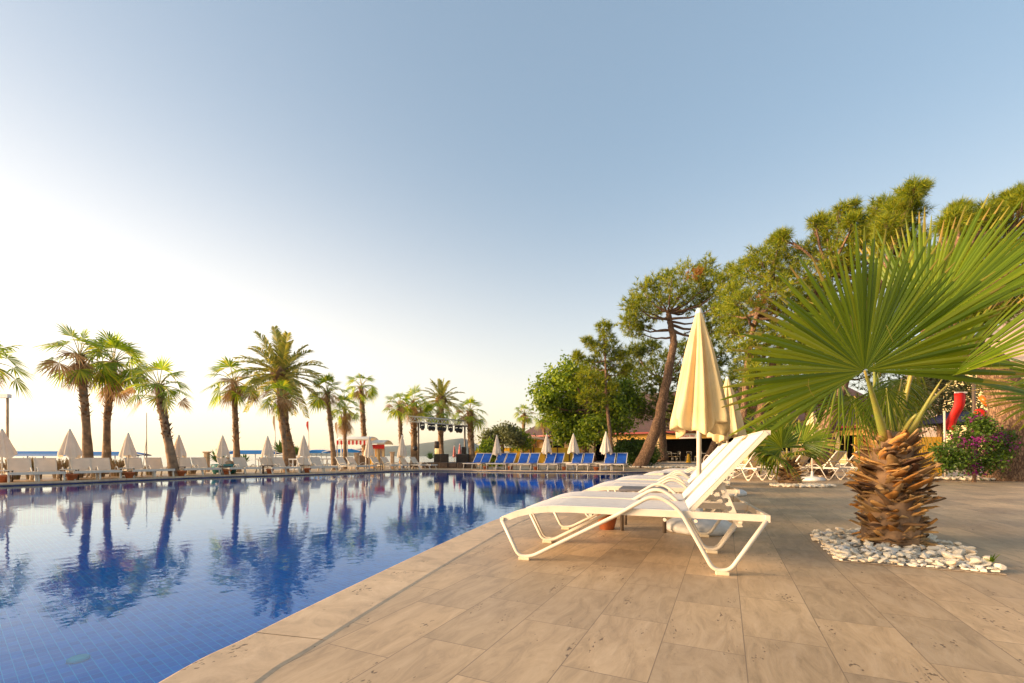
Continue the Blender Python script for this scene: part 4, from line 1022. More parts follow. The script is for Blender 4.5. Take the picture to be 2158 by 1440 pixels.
while len(pts) < 299 and tries < 60000:
    tries += 1; x, y = rng.uniform(x0, x1), rng.uniform(y0, y1)
    if not inside(x, y, bx) or (V(x, y, 0) - T0).length < .20: continue
    if any((x - a) ** 2 + (y - b) ** 2 < .0021 for a, b, _ in pts): continue
    pts.append((x, y, 0))
for k, (x, y, _) in enumerate(pts):
    o = bpy.data.objects.new('pebble', pm_[rng.randrange(8)]); C.objects.link(o)
    s_ = rng.choice((.02, .025, .029, .033, .038)) * rng.uniform(.9, 1.1); o.scale = (s_ * rng.uniform(1.0, 1.7), s_, s_ * rng.uniform(.5, .8))
    o.rotation_euler = (rng.uniform(-.4, .4), rng.uniform(-.4, .4), rng.uniform(0, 6)); o.location = (x, y, .012 + s_ * .5 + rng.uniform(0, .016))
    tag(o, 'white pebble in the bed around the large foreground fan palm', 'pebble', 'white pebbles around the large palm')
def pebble_patch(name, c, rx, ry, n_, label, s0=.04, s1=.07, seed=3):
    rng = random.Random(seed); vs = []; fs = []
    me = pm_[0]; base = np.array([tuple(q.co) for q in me.vertices]); tri = np.array([tuple(p_.vertices) for p_ in me.polygons])
    for k in range(n_):
        a = rng.uniform(0, 6.28); r_ = math.sqrt(rng.uniform(.15, 1)); s_ = rng.uniform(s0, s1); th = rng.uniform(0, 6)
        rot = np.array([[math.cos(th), -math.sin(th), 0], [math.sin(th), math.cos(th), 0], [0, 0, 1]])
        q = (base * [s_ * 1.3, s_, s_ * .65]) @ rot.T + [c[0] + rx * r_ * math.cos(a), c[1] + ry * r_ * math.sin(a), s_ * .5]
        fs.append(tri + len(vs) * len(base)); vs.append(q)
    o = npmesh(name, np.concatenate(vs), np.concatenate(fs), M['stone']); tag(o, label, 'pebbles', None, 'stuff')
_r = random.Random(5); _m = pm_[1]; _b = np.array([tuple(q.co) for q in _m.vertices]); _t = np.array([tuple(q.vertices) for q in _m.polygons]); _V = []; _F = []
while len(_V) < 900:
    x, y = _r.uniform(x0, x1), _r.uniform(y0, y1)
    if not inside(x, y, bx) or (V(x, y, 0) - T0).length < .17: continue
    s_ = _r.uniform(.012, .022); th = _r.uniform(0, 6); rot = np.array([[math.cos(th), -math.sin(th), 0], [math.sin(th), math.cos(th), 0], [0, 0, 1]])
    _F.append(_t + len(_V) * len(_b)); _V.append((_b * [s_ * 1.4, s_, s_ * .7]) @ rot.T + [x, y, .008 + s_ * .5])
tag(npmesh('white_gravel', np.concatenate(_V), np.concatenate(_F), M['stone']), 'small white gravel filling between the larger pebbles of the big palm bed', 'pebbles', None, 'stuff')
pebble_patch('white_gravel', G(1690, 1026), .75, .45, 260, 'ring of white gravel around the small fan palm', seed=5)
pebble_patch('white_gravel', G(2070, 1012), 1.6, .45, 260, 'white stones below the purple flowering bush', .05, .10, seed=6)
pebble_patch('white_gravel', (10.0, 29.3), 2.4, 1.0, 300, 'white stones around the foot of the leaning pine', .06, .11, seed=7)

# ---------------------------------------------------------------- trees
def needle_crown(name, clumps, mat, parent, origin, seed, tufts=60, needles=16, nl=0.28, nw=0.022, upb=0.5, squash=0.75):
    rng = np.random.RandomState(seed); VV = []
    for (c, r, *rest) in clumps:
        nt_ = int(tufts * (rest[0] if rest else 1.0))
        d = rng.normal(size=(nt_, 3)); d /= np.linalg.norm(d, axis=1)[:, None]
        rad = r * rng.uniform(.15, 1.0, nt_) ** .6 * rng.uniform(.7, 1.42, nt_)
        cen = np.array([c.x - origin.x, c.y - origin.y, c.z - origin.z]) + d * rad[:, None] * [1, 1, squash]
        axis = d + [0, 0, upb] + rng.normal(size=(nt_, 3)) * .35; axis /= np.linalg.norm(axis, axis=1)[:, None]
        cc = np.repeat(cen, needles, 0); aa = np.repeat(axis, needles, 0); N_ = len(cc)
        e = aa * rng.uniform(.2, 1.3, (N_, 1)) + rng.normal(size=(N_, 3)) * .62; e /= np.linalg.norm(e, axis=1)[:, None]
        sd_ = np.cross(e, rng.normal(size=(N_, 3))); sd_ /= np.linalg.norm(sd_, axis=1)[:, None]
        L_ = nl * rng.uniform(.7, 1.2, (N_, 1)); p0 = cc + aa * rng.uniform(0, .12, (N_, 1)) * 1.0
        VV.append(np.stack([p0 - sd_ * nw * .5, p0 + sd_ * nw * .5, p0 + e * L_], 1).reshape(-1, 3))
    vs = np.concatenate(VV); fs = np.arange(len(vs)).reshape(-1, 3)
    return npmesh(name, vs, fs, mat, parent)
def leaf_crown(name, clumps, mat, parent, origin, seed, leaves=900, ls=0.16, squash=.9, aspect=.6):
    rng = np.random.RandomState(seed); VV = []
    for (c, r, *rest) in clumps:
        n_ = int(leaves * (rest[0] if rest else 1.0))
        ns = max(5, n_ // 22)       # twigs, each with its spray of leaves
        d = rng.normal(size=(ns, 3)); d /= np.linalg.norm(d, axis=1)[:, None]
        tw = d * (r * rng.uniform(.1, 1, ns) ** .45)[:, None] * rng.uniform(.85, 1.12, (ns, 1))
        idx = rng.randint(0, ns, n_)
        cen = np.array([c.x - origin.x, c.y - origin.y, c.z - origin.z]) + (tw[idx] + rng.normal(size=(n_, 3)) * ls * 1.15) * [1, 1, squash]
        nrm_ = d[idx] * .6 + rng.normal(size=(n_, 3)) * .6 + [0, 0, .5]; nrm_ /= np.linalg.norm(nrm_, axis=1)[:, None]
        a = np.cross(nrm_, rng.normal(size=(n_, 3))); a /= np.linalg.norm(a, axis=1)[:, None]; b = np.cross(nrm_, a)
        s_ = ls * rng.uniform(.6, 1.2, (n_, 1))
        VV.append(np.stack([cen - a * s_ * .5, cen + b * s_ * aspect * .5, cen + a * s_ * .5, cen - b * s_ * aspect * .5], 1).reshape(-1, 3))
    vs = np.concatenate(VV); fs = np.arange(len(vs)).reshape(-1, 4)
    return npmesh(name, vs, fs, mat, parent)
def limb(mb, pts, r0, r1, n=8, seg=4, rng=random, wob=.0):
    p = catmull(pts, seg); m = len(p)
    if wob: p = [q + V(rng.uniform(-wob, wob), rng.uniform(-wob, wob), rng.uniform(-wob, wob)) * (0 < i < m - 1) for i, q in enumerate(p)]
    mb.tube(p, [r0 + (r1 - r0) * (i / (m - 1)) ** .8 for i in range(m)], n, jit=.05, rng=rng); return p
def tree(name, label, cat, base, trunk, r0, r1, clumps_px, Y, seed, kind='pine', depth=1.0, mat='needle', group=None, limbs=True, dens=1.0, nl=.28, nw=.022, ls=.16, dry=None, needles=16, tufts=60, branch_r=.06, trunkmat='bark'):
    rng = random.Random(seed); O_ = V(base.x, base.y, 0)
    t = empty(name, O_, 0, label, cat, group)
    mb = MB(); tp = limb(mb, [p - O_ for p in trunk], r0, r1, 14, 6, rng, r0 * .06)
    cl = []
    for c in clumps_px:
        px, py, rp = c[:3]; dy = c[3] if len(c) > 3 else rng.uniform(-1, 1) * depth
        p = at(px, py, Y + dy); r_ = rp / F * (Y + dy) * 1.08; cl.append((p, r_, c[4] if len(c) > 4 else 1.0))
    mb.build('trunk', M[trunkmat], t)
    if limbs:
        lb = MB()
        for (p, r_, _) in cl:
            q = p - O_; best = min(range(len(tp) // 3, len(tp)), key=lambda i: (tp[i] - q).length + abs(tp[i].z - (q.z - r_ * .8)) * .7)
            s_ = tp[best]; m_ = s_.lerp(q, .5) + V(rng.uniform(-.2, .2), rng.uniform(-.2, .2), -.12 * (q - s_).length)
            limb(lb, [s_, m_, q], branch_r * (1 + (q - s_).length * .12), branch_r * .25, 6, 4, rng, .05)
            for k in range(5):
                d = V(rng.gauss(0, 1), rng.gauss(0, 1), rng.gauss(.2, .7)).normalized(); e = q + d * r_ * .85
                s2 = m_.lerp(q, rng.uniform(.4, 1)); limb(lb, [s2, s2.lerp(e, .5) + V(0, 0, -.05), e], branch_r * .35, branch_r * .1, 4, 3, rng, .03)
        lb.build('limbs', M[trunkmat], t)
    if kind == 'pine': needle_crown('crown', cl, M[mat], t, O_, seed, int(tufts * dens), needles, nl, nw)
    else: leaf_crown('crown', cl, M[mat], t, O_, seed, int(900 * dens), ls)
    if dry:
        dc = [(at(a, b, Y - .3), c / F * Y) for a, b, c in dry]; needle_crown('dry_foliage', dc, M['needle_dry'], t, O_, seed + 1, 22, 14, nl, nw)
    return t
# leaning pine left of the big umbrella
Yp = 29.5
tree('pine_tree', 'tall leaning pine with bare twisting trunk and flat crown above the umbrella', 'pine tree', at(1348, 986, Yp),
     [at(1345, 988, Yp), at(1362, 955, Yp), at(1384, 900, Yp), at(1398, 840, Yp), at(1411, 770, Yp), at(1419, 722, Yp), at(1414, 690, Yp), at(1408, 660, Yp)], .46, .15,
     [(1335, 640, 20), (1355, 615, 24), (1385, 598, 24), (1415, 590, 26), (1450, 575, 26), (1490, 565, 24), (1500, 590, 26), (1470, 605, 26), (1430, 625, 24), (1390, 635, 22), (1350, 650, 22), (1325, 680, 20),
      (1340, 698, 16, None or 0, .7), (1490, 625, 24), (1455, 645, 22, 1.0, .7), (1520, 640, 26), (1530, 600, 26), (1545, 575, 20), (1500, 660, 22, 0, .7), (1380, 665, 16, 1, .5), (1360, 685, 14, 0, .5), (1480, 690, 16, 1, .5), (1515, 690, 22, 1, .6), (1545, 670, 24, 1, .8)], Yp, 21, depth=2.2, tufts=95, needles=14, nl=.34, nw=.035, dry=[(1465, 580, 12), (1555, 610, 16)], branch_r=.07)
tree('pine_tree', 'slim young pine with curved thin trunk in front of the leafy tree', 'pine tree', at(1288, 980, 28),
     [at(1289, 982, 28), at(1287, 930, 28), at(1281, 870, 28), at(1277, 820, 28), at(1276, 760, 28), at(1272, 700, 28)], .14, .05,
     [(1272, 690, 13), (1278, 712, 17), (1262, 735, 15), (1240, 722, 10), (1290, 735, 17), (1270, 760, 24), (1245, 770, 20), (1218, 752, 9), (1300, 765, 18), (1235, 795, 18), (1285, 790, 20), (1310, 750, 12), (1255, 815, 24), (1235, 835, 17), (1262, 845, 20), (1320, 780, 13), (1290, 820, 14, 0, .6)], 28, 22, depth=1.0, tufts=75, needles=14, nl=.28, nw=.03, branch_r=.045)
lt_ = [(1150, 830, 30), (1175, 800, 30), (1205, 785, 30), (1235, 800, 34), (1168, 868, 28), (1190, 850, 36), (1225, 850, 38), (1260, 870, 38), (1190, 895, 28), (1215, 900, 32), (1250, 900, 32), (1150, 846, 18), (1290, 855, 34), (1300, 890, 28), (1310, 820, 28), (1200, 820, 36), (1270, 820, 34), (1185, 915, 18), (1325, 850, 22), (1232, 918, 20)]
tree('leafy_tree', 'round bright green broadleaf tree with short forked trunk before the restaurant', 'tree', at(1230, 975, 33), [at(1231, 976, 33), at(1232, 950, 33), at(1236, 930, 33), at(1240, 890, 33), at(1235, 840, 33)], .36, .12,
     lt_, 33, 23, 'leaf', depth=2.4, mat='leaf', dens=1.5, ls=.26, branch_r=.09)
tree('leafy_tree', 'dark spreading tree filling the gap behind the leaning pine', 'tree', at(1400, 960, 37), [at(1398, 970, 37), at(1396, 900, 37), at(1392, 800, 37)], .4, .14,
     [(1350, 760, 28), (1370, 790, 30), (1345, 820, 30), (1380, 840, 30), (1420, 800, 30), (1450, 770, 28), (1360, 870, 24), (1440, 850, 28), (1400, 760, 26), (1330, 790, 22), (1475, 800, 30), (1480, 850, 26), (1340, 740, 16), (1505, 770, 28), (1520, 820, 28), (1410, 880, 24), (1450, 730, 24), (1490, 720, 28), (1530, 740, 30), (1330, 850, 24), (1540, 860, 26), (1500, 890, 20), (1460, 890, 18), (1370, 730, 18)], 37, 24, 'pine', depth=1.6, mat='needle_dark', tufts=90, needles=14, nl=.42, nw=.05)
# the pines on the right, their trunks leaning together
Yq = 19.0
tree('pine_tree', 'orange barked pine with thin trunk behind the smaller umbrella', 'pine tree', at(1552, 985, Yq), [at(1548, 995, Yq), at(1555, 940, Yq), at(1567, 870, Yq), at(1572, 800, Yq), at(1580, 730, Yq), at(1600, 650, Yq), at(1630, 590, Yq)], .17, .08,
     [(1560, 640, 30), (1590, 610, 32), (1620, 580, 34), (1650, 560, 30), (1640, 620, 34), (1600, 660, 30), (1575, 570, 24), (1600, 545, 24), (1632, 530, 24), (1640, 505, 14), (1560, 690, 22), (1680, 590, 34), (1665, 640, 30), (1610, 700, 22, 0, .6), (1690, 540, 30), (1720, 575, 34), (1540, 700, 24), (1575, 735, 26), (1610, 750, 26), (1650, 700, 30), (1545, 620, 26), (1530, 660, 24), (1690, 660, 30), (1590, 790, 22), (1640, 780, 26), (1620, 840, 18, 0, .7)], Yq, 25, depth=1.8, tufts=95, needles=16, nl=.27, nw=.022, dry=[(1600, 640, 18), (1640, 650, 14)], branch_r=.07)
tree('pine_tree', 'second orange barked pine with rough trunk behind the small palm', 'pine tree', at(1590, 985, Yq), [at(1588, 1000, Yq), at(1590, 940, Yq), at(1598, 880, Yq), at(1616, 820, Yq), at(1640, 740, Yq), at(1690, 650, Yq), at(1760, 570, Yq)], .24, .10,
     [(1720, 520, 26), (1745, 490, 24), (1740, 470, 16), (1790, 510, 30), (1830, 505, 28), (1765, 545, 34), (1810, 560, 34), (1800, 470, 16), (1850, 470, 24), (1870, 520, 28), (1840, 600, 34), (1760, 610, 30), (1880, 580, 30), (1700, 620, 26), (1730, 660, 30), (1800, 650, 34), (1860, 440, 22, -1), (1885, 470, 26), (1720, 470, 12, 0, .5), (1650, 500, 10, 0, .5), (1775, 445, 10, 0, .5), (1800, 440, 12, 0, .5)], Yq, 26, depth=2.0, tufts=100, needles=16, nl=.30, nw=.022, branch_r=.09)
tree('pine_tree', 'windswept pine whose top points up right against the sky', 'pine tree', at(1800, 990, 16), [at(1725, 1000, 16), at(1735, 930, 16), at(1760, 850, 16), at(1800, 740, 16), at(1850, 600, 16), at(1890, 500, 16), at(1920, 420, 16)], .30, .06,
     [(1925, 400, 16), (1910, 420, 20), (1890, 445, 24), (1925, 445, 20), (1870, 475, 24), (1905, 480, 24), (1935, 500, 16, 0, .4), (1895, 520, 26), (1860, 515, 24), (1930, 530, 14, 0, .4), (1900, 560, 22, 0, .6), (1945, 395, 8, 0, .4)], 16, 27, depth=.9, tufts=100, needles=18, nl=.26, nw=.016, branch_r=.05)
Yr = 14.5
tree('pine_tree', 'massive old pine on the right with thick leaning rough trunk', 'pine tree', at(2128, 1012, Yr),
     [at(2128, 1018, Yr), at(2130, 950, Yr), at(2128, 880, Yr), at(2118, 820, Yr), at(2085, 770, Yr), at(2040, 735, Yr), at(2000, 705, Yr), at(1965, 660, Yr)], .66, .26,
     [(1985, 560, 34), (2010, 520, 34), (2050, 490, 36), (2040, 560, 40), (2090, 540, 42), (2130, 500, 44), (2150, 450, 34), (2060, 610, 38), (2110, 600, 40), (2150, 560, 40), (2000, 610, 34), (2030, 650, 26), (2080, 655, 28), (2120, 650, 24), (2180, 500, 50), (1970, 600, 24), (2005, 470, 22), (2020, 445, 12), (2070, 460, 26), (2110, 440, 26), (2140, 415, 16), (1965, 640, 20), (2190, 600, 40), (2170, 420, 26), (2050, 680, 16, -.5)], Yr, 28, depth=1.6, tufts=150, needles=18, nl=.25, nw=.016, branch_r=.12)
# its second limb
ob = [o for o in C.objects if o.type == 'EMPTY' and o.get('label', '').startswith('massive old')][0]
mb = MB(); limb(mb, [at(2050, 748, Yr) - ob.location, at(2062, 715, Yr) - ob.location, at(2085, 692, Yr) - ob.location, at(2110, 640, Yr) - ob.location], .22, .10, 10, 5, random.Random(2), .02)
limb(mb, [at(2020, 725, Yr) - ob.location, at(1985, 730, Yr - .2) - ob.location, at(1950, 700, Yr - .3) - ob.location, at(1930, 660, Yr) - ob.location], .18, .07, 9, 5, random.Random(2), .02)
mb.build('side_limb', M['bark'], ob)
# mixed dark growth behind the palms
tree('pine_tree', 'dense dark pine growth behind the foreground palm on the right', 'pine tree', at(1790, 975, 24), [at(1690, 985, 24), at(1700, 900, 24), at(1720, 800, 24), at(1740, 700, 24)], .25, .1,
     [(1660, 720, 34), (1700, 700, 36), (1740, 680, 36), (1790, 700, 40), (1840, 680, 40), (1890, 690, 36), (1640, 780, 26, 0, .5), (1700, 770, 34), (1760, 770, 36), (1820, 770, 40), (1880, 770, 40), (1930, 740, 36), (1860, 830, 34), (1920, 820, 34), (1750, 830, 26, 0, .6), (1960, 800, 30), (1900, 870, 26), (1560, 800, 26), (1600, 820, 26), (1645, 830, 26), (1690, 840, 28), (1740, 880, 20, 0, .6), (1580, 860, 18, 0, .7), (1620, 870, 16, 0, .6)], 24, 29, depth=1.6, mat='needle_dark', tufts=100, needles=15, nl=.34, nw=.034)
tree('leafy_tree', 'yellowish green tree behind the foreground palm by the old pine', 'tree', at(1975, 985, 20), [at(1985, 1000, 20), at(1980, 900, 20), at(1985, 820, 20)], .15, .06,
     [(1960, 800, 26), (2000, 780, 26), (2010, 830, 28), (1970, 860, 28), (1935, 850, 24), (2040, 860, 26), (2050, 810, 24), (1990, 750, 18), (1930, 890, 18), (2000, 890, 20)], 20, 30, 'leaf', depth=.8, mat='leaf_olive', dens=.9, ls=.13, branch_r=.04)
tree('olive_tree', 'grey green olive tree behind the yellow wall by the distant palm', 'tree', at(1060, 972, 40), [at(1060, 975, 40), at(1058, 940, 40), at(1056, 920, 40)], .2, .1,
     [(1035, 918, 12), (1050, 912, 12), (1066, 908, 13), (1080, 915, 12), (1045, 926, 12), (1072, 926, 14), (1090, 925, 10), (1028, 925, 7)], 40, 31, 'leaf', depth=1, mat='leaf_olive', dens=.8, ls=.24)
tree('leafy_tree', 'bushy green tree right of the distant palm above the brown canopy', 'tree', at(1118, 972, 42), [at(1118, 975, 42), at(1118, 940, 42)], .2, .1,
     [(1098, 924, 11), (1088, 918, 10), (1092, 932, 9), (1106, 932, 9)], 42, 32, 'leaf', depth=1, mat='leaf', dens=.7, ls=.28)
tree('leafy_bush', 'tall green bush between the yellow tent and the yellow wall', 'bush', at(1030, 982, 33), [at(1032, 984, 33), at(1032, 960, 33)], .1, .05,
     [(1030, 945, 9), (1024, 952, 9), (1038, 955, 10), (1032, 968, 10), (1045, 972, 10), (1028, 940, 6)], 33, 33, 'leaf', depth=.5, mat='leaf', dens=.6, ls=.22, branch_r=.02)
sh = [(1300, 950, 13), (1315, 942, 14), (1335, 940, 15), (1355, 943, 15), (1372, 950, 13), (1378, 965, 9), (1300, 968, 12), (1320, 965, 15), (1345, 965, 15), (1365, 968, 12)]
tree('round_bush', 'clipped rounded dark green bush behind the leaning pine trunk', 'bush', at(1335, 982, 32), [at(1335, 984, 32), at(1335, 965, 32)], .12, .06, sh, 32, 34, 'leaf', depth=.8, mat='leaf_dark', dens=1.0, ls=.16, branch_r=.03)
# bougainvillea
Yb = 13.6
bc = [(1990, 955, 20), (2015, 930, 24), (2045, 915, 26), (2075, 920, 28), (2100, 945, 26), (2060, 950, 30), (2025, 965, 24), (2090, 975, 20), (2050, 985, 18), (2110, 925, 16), (2000, 975, 14), (2070, 895, 12), (2055, 885, 9)]
bt = tree('flowering_bush', 'purple flowering bush at the foot of the massive pine', 'bush', at(2060, 1015, Yb), [at(2052, 1018, Yb), at(2054, 1000, Yb), at(2055, 970, Yb)], .06, .03, bc, Yb, 35, 'leaf', depth=.45, mat='leaf_dark', dens=.8, ls=.09, branch_r=.02)
cl = [(at(a, b, Yb - .05), c / F * Yb * 1.08, 1) for a, b, c in bc]
leaf_crown('flowers', cl, M['bract'], bt, V(bt.location.x, bt.location.y, 0), 36, 110, .065)
# weed in the pebbles
wd = Acc(); rng = random.Random(4); wp = G(2088, 1196)
for k in range(26):
    a = rng.uniform(0, 6.28); l = rng.uniform(.04, .11); e = V(math.cos(a), math.sin(a), rng.uniform(.3, 2)).normalized(); s_ = V(-math.sin(a), math.cos(a), 0) * .006
    wd.quadstrip([-s_ * .5, e * l * .5 - s_, e * l - V(0, 0, .01)], [s_ * .5, e * l * .5 + s_, e * l + s_ * .1 - V(0, 0, .01)])
o = wd.build('weed', M['leaf']); o.location = (wp.x, wp.y, .03); tag(o, 'tiny green weed among the pebbles of the big palm', 'weed')
# ornamental grasses behind the left loungers
def grass_clump(px, py, wpx, hpx, back, label, seed, mat='grass_dry'):
    rng = random.Random(seed); g = edge_at(px, back); Y = g.y; Rr = wpx / F * Y / 2; Hh = hpx / F * Y; ac = Acc()
    for k in range(340):
        a = rng.uniform(0, 6.28); r_ = Rr * math.sqrt(rng.random()) * .7; b = V(r_ * math.cos(a), r_ * math.sin(a) * .5, 0); l = Hh * rng.uniform(.5, 1.1)
        ln = V(math.cos(a) * rng.uniform(.05, .5) * Rr, math.sin(a) * .2 * Rr, 0); s_ = V(.012, 0, 0)
        p1 = b + ln * .5 + V(0, 0, l * .7); p2 = b + ln * rng.uniform(1, 1.6) + V(0, 0, l * rng.uniform(.75, 1))
        ac.quadstrip([b - s_, p1 - s_, p2 - s_ * rng.uniform(.3, 2)], [b + s_, p1 + s_, p2 + s_ * rng.uniform(.3, 2)])
    o = ac.build('ornamental_grass', M[mat]); o.location = g; tag(o, label, 'grass clump', 'dry grass clumps behind the far left loungers')
for i, (px, wd_, hp) in enumerate([(22, 50, 40), (72, 40, 44), (130, 46, 40), (160, 40, 40), (205, 40, 38), (248, 40, 36), (275, 40, 36), (318, 26, 22), (400, 34, 18)]):
    grass_clump(px, 0, wd_, hp, 2.9, 'dry feathery grass clump behind the far left loungers, %s' % ordl(i, 9), 50 + i)
def rosette(name, loc, r, h, label, seed, n_=26, cat='plant', mat='succulent'):
    rng = random.Random(seed); ac = Acc()
    for k in range(n_):
        a = k * 2.4; el = R(80 - 65 * k / n_); e = V(math.cos(a) * math.cos(el), math.sin(a) * math.cos(el), math.sin(el)); s_ = V(-math.sin(a), math.cos(a), 0) * r * .09
        ac.quadstrip([-s_, e * r * .5 - s_, e * r - V(0, 0, r * .12)], [s_, e * r * .5 + s_, e * r + s_ * .1 - V(0, 0, r * .12)])
    o = ac.build(name, M[mat]); o.location = loc; return tag(o, label, cat)
rosette('cycad', at(460, 975, 20.5), .75, .6, 'spiky green cycad behind the far lounger row beside the teal planter', 1)
rosette('agave', at(515, 975, 22), .5, .6, 'upright agave right of the teal planter', 2)
rosette('yucca', at(592, 955, 26), .9, .8, 'yucca at the foot of the tall date palm, left side', 3, 30)
rosette('yucca', at(622, 960, 27), .7, .8, 'light green shrub at the foot of the tall date palm, right side', 4, 40)
rosette('agave', at(907, 968, 28), .55, .8, 'small agave beside the dark stage at its left', 5, 30)
# ---------------------------------------------------------------- restaurant
A_, B_ = V(1.6, 48.5, 0), V(26.5, 30.6, 0)
bd = (B_ - A_).normalized(); bn = V(bd.y, -bd.x, 0)         # bn points to the camera
if bn.y > 0: bn = -bn
Lb = (B_ - A_).length; EAVE = 2.75
ang = math.atan2(bd.y, bd.x)
rest = empty('restaurant', A_, ang, 'long low restaurant with brown hipped roof, ochre band and dark open front', 'building')
# local frame: x along the front, y away from the camera (negative towards it)
D = 11.0; RH = 4.3
mb = MB(); mb.box((Lb / 2, 0.0, EAVE - .27), (Lb, .28, .5)); mb.build('ochre_band', M['ochre'], rest)
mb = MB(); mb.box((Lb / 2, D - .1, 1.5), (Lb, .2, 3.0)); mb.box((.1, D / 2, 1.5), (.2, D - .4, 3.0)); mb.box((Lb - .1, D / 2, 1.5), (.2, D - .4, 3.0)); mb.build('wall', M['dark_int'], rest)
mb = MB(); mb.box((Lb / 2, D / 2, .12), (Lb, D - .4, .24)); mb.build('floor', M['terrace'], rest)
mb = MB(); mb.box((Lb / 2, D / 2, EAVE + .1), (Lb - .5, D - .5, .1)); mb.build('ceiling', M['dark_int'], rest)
ov = .9; z0 = EAVE + .05
mb = MB(); mb.add([(-ov, -ov, z0), (Lb + ov, -ov, z0), (Lb + ov, D + ov, z0), (-ov, D + ov, z0), (D * .38, D / 2, z0 + RH), (Lb - D * .38, D / 2, z0 + RH)],
                  [(0, 1, 5, 4), (1, 2, 5), (2, 3, 4, 5), (3, 0, 4), (3, 2, 1, 0)]); roof = mb.build('roof', M['roof'], rest)
mb = MB(); mb.box((Lb / 2, -ov - .05, z0 - .02), (Lb + 2 * ov + .2, .1, .14)); mb.box((-ov - .05, D / 2, z0 - .02), (.1, D + 2 * ov, .14)); mb.build('gutter', M['red_trim'], roof)
colx = []
for px in (1121, 1150, 1196, 1248, 1296, 1386, 1521, 1580, 1676, 1760, 1850):
    k = (px - CX) / F          # where the sight line over this column meets the front
    s_ = (k * A_.y - A_.x) / (bd.x - k * bd.y); colx.append((s_, px))
for s_, px in colx:
    if s_ > Lb - .3: continue
    mb = MB(); mb.box((s_, 0, 1.62), (.52, .44, 1.72)); c = mb.build('pillar', M['sandstone'], rest)
    mb = MB(); mb.box((s_, 0, .38), (.6, .52, .76)); mb.build('brick_base', M['brick'], c)
for s0, s1 in ((colx[0][0] + .3, colx[1][0] - .2),):
    mb = MB(); mb.box(((s0 + s1) / 2, .35, 1.2), (s1 - s0, .05, 2.2)); mb.build('wall_panel', M['sandstone'], rest)
# sign above the big opening
k = (1452 - CX) / F; s_ = (k * A_.y - A_.x) / (bd.x - k * bd.y)
sg = MB(); sg.box((s_, -.17, EAVE - .30), (1.55, .04, .42)); so_ = sg.build('sign_board', M['white'], rest)
tx = bpy.data.curves.new('sign_text', 'FONT'); tx.body = 'Snack Bar'; tx.size = .27; tx.align_x = 'CENTER'; tx.align_y = 'CENTER'; tx.extrude = .004
tx.materials.append(M['red']); tmp = bpy.data.objects.new('tmp_text', tx); C.objects.link(tmp); bpy.context.view_layer.update()
me = bpy.data.meshes.new_from_object(tmp.evaluated_get(bpy.context.evaluated_depsgraph_get())); bpy.data.objects.remove(tmp)
to = bpy.data.objects.new('lettering', me); C.objects.link(to); to.parent = so_; to.location = (s_, -.20, EAVE - .30); to.rotation_euler = (R(90), 0, 0)
# hanging lamps inside
for i in range(5):
    x = colx[5][0] + .6 + i * .8; mb = MB(); mb.lathe([(.02, 2.7), (.03, 2.5), (.22, 2.32), (.2, 2.31), (.0, 2.45)], (x, .9, 0), 12); mb.build('pendant_lamp', M['base_white'], rest)
# raised grey terrace in front
tf = [(A_ + bn * 5 + bd * 6), (A_ + bn * 8.5 + bd * 16), (A_ + bn * 8.8 + bd * (Lb + 2)), (A_ + bn * .3 + bd * (Lb + 2)), (A_ + bn * .3 - bd * 0)]
mb = MB(); mb.prism([(p.x, p.y) for p in tf], 0.004, .20); tag(mb.build('terrace', M['terrace']), kind='structure')
# cafe furniture in the opening
def cafe_chair(name, label, mat='steel'):
    t = empty(name, label=label, cat='chair', group='cafe chairs in the restaurant opening')
    mb = MB(); mb.box((0, 0, .46), (.42, .42, .04)); mb.build('seat', M['sandstone'], t, .01)
    mb = MB(); mb.tube(fillet([(-.2, .2, .46), (-.2, .24, .9), (.2, .24, .9), (.2, .2, .46)], .08), .014, 6); mb.tube([(-.2, .22, .68), (.2, .22, .68)], .012, 6)
    for k in range(3): mb.tube([(-.1 + .1 * k, .22, .68), (-.1 + .1 * k, .24, .9)], .008, 5)
    mb.build('backrest', M[mat], t)
    for sx in (-1, 1):
        for sy in (-1, 1): b = MB(); b.tube([(sx * .18, sy * .18, .44), (sx * .22, sy * .21, 0)], .014, 6); b.build('leg', M[mat], t)
    return t
proto = cafe_chair('cafe_chair', 'x'); s5 = colx[5][0]
cps = [.6, 1.4, 2.2, 3.2, 4.0, 4.9, 5.7, 6.7]
for i, dx in enumerate(cps):
    o = proto if i == 0 else copy_tree(proto)
    p = A_ + bd * (s5 + dx) - bn * (.9 if i % 2 else 1.6); place(o, p.x, p.y, ang + random.uniform(-1, 1), .24); o['label'] = 'metal cafe chair inside the dark restaurant opening, %s' % ordl(i, 8)
for i, dx in enumerate((1.0, 3.6, 6.2)):
    p = A_ + bd * (s5 + dx) - bn * 1.2; t = empty('cafe_table', (p.x, p.y, .24), ang, 'cafe table among the chairs in the restaurant opening, %s' % ordl(i, 3), 'table', 'cafe tables')
    mb = MB(); mb.box((0, 0, .73), (.7, .7, .03)); mb.build('table_top', M['steel'], t); mb = MB(); mb.tube([(0, 0, 0), (0, 0, .71)], .03, 8); mb.lathe([(0.25, 0), (.25, .02), (.03, .05)], n=14); mb.build('pedestal', M['black'], t)
p = at(1451, 974, 37.5); mb = MB(); mb.lathe([(0, 0), (.24, 0), (.24, .04), (.17, .07), (.12, .5), (.06, .72), (0.0, .73)], n=10)
o = mb.build('caution_cone', M['yellow']); o.location = (p.x, p.y, .2); tag(o, 'yellow caution cone standing before the restaurant opening', 'cone')
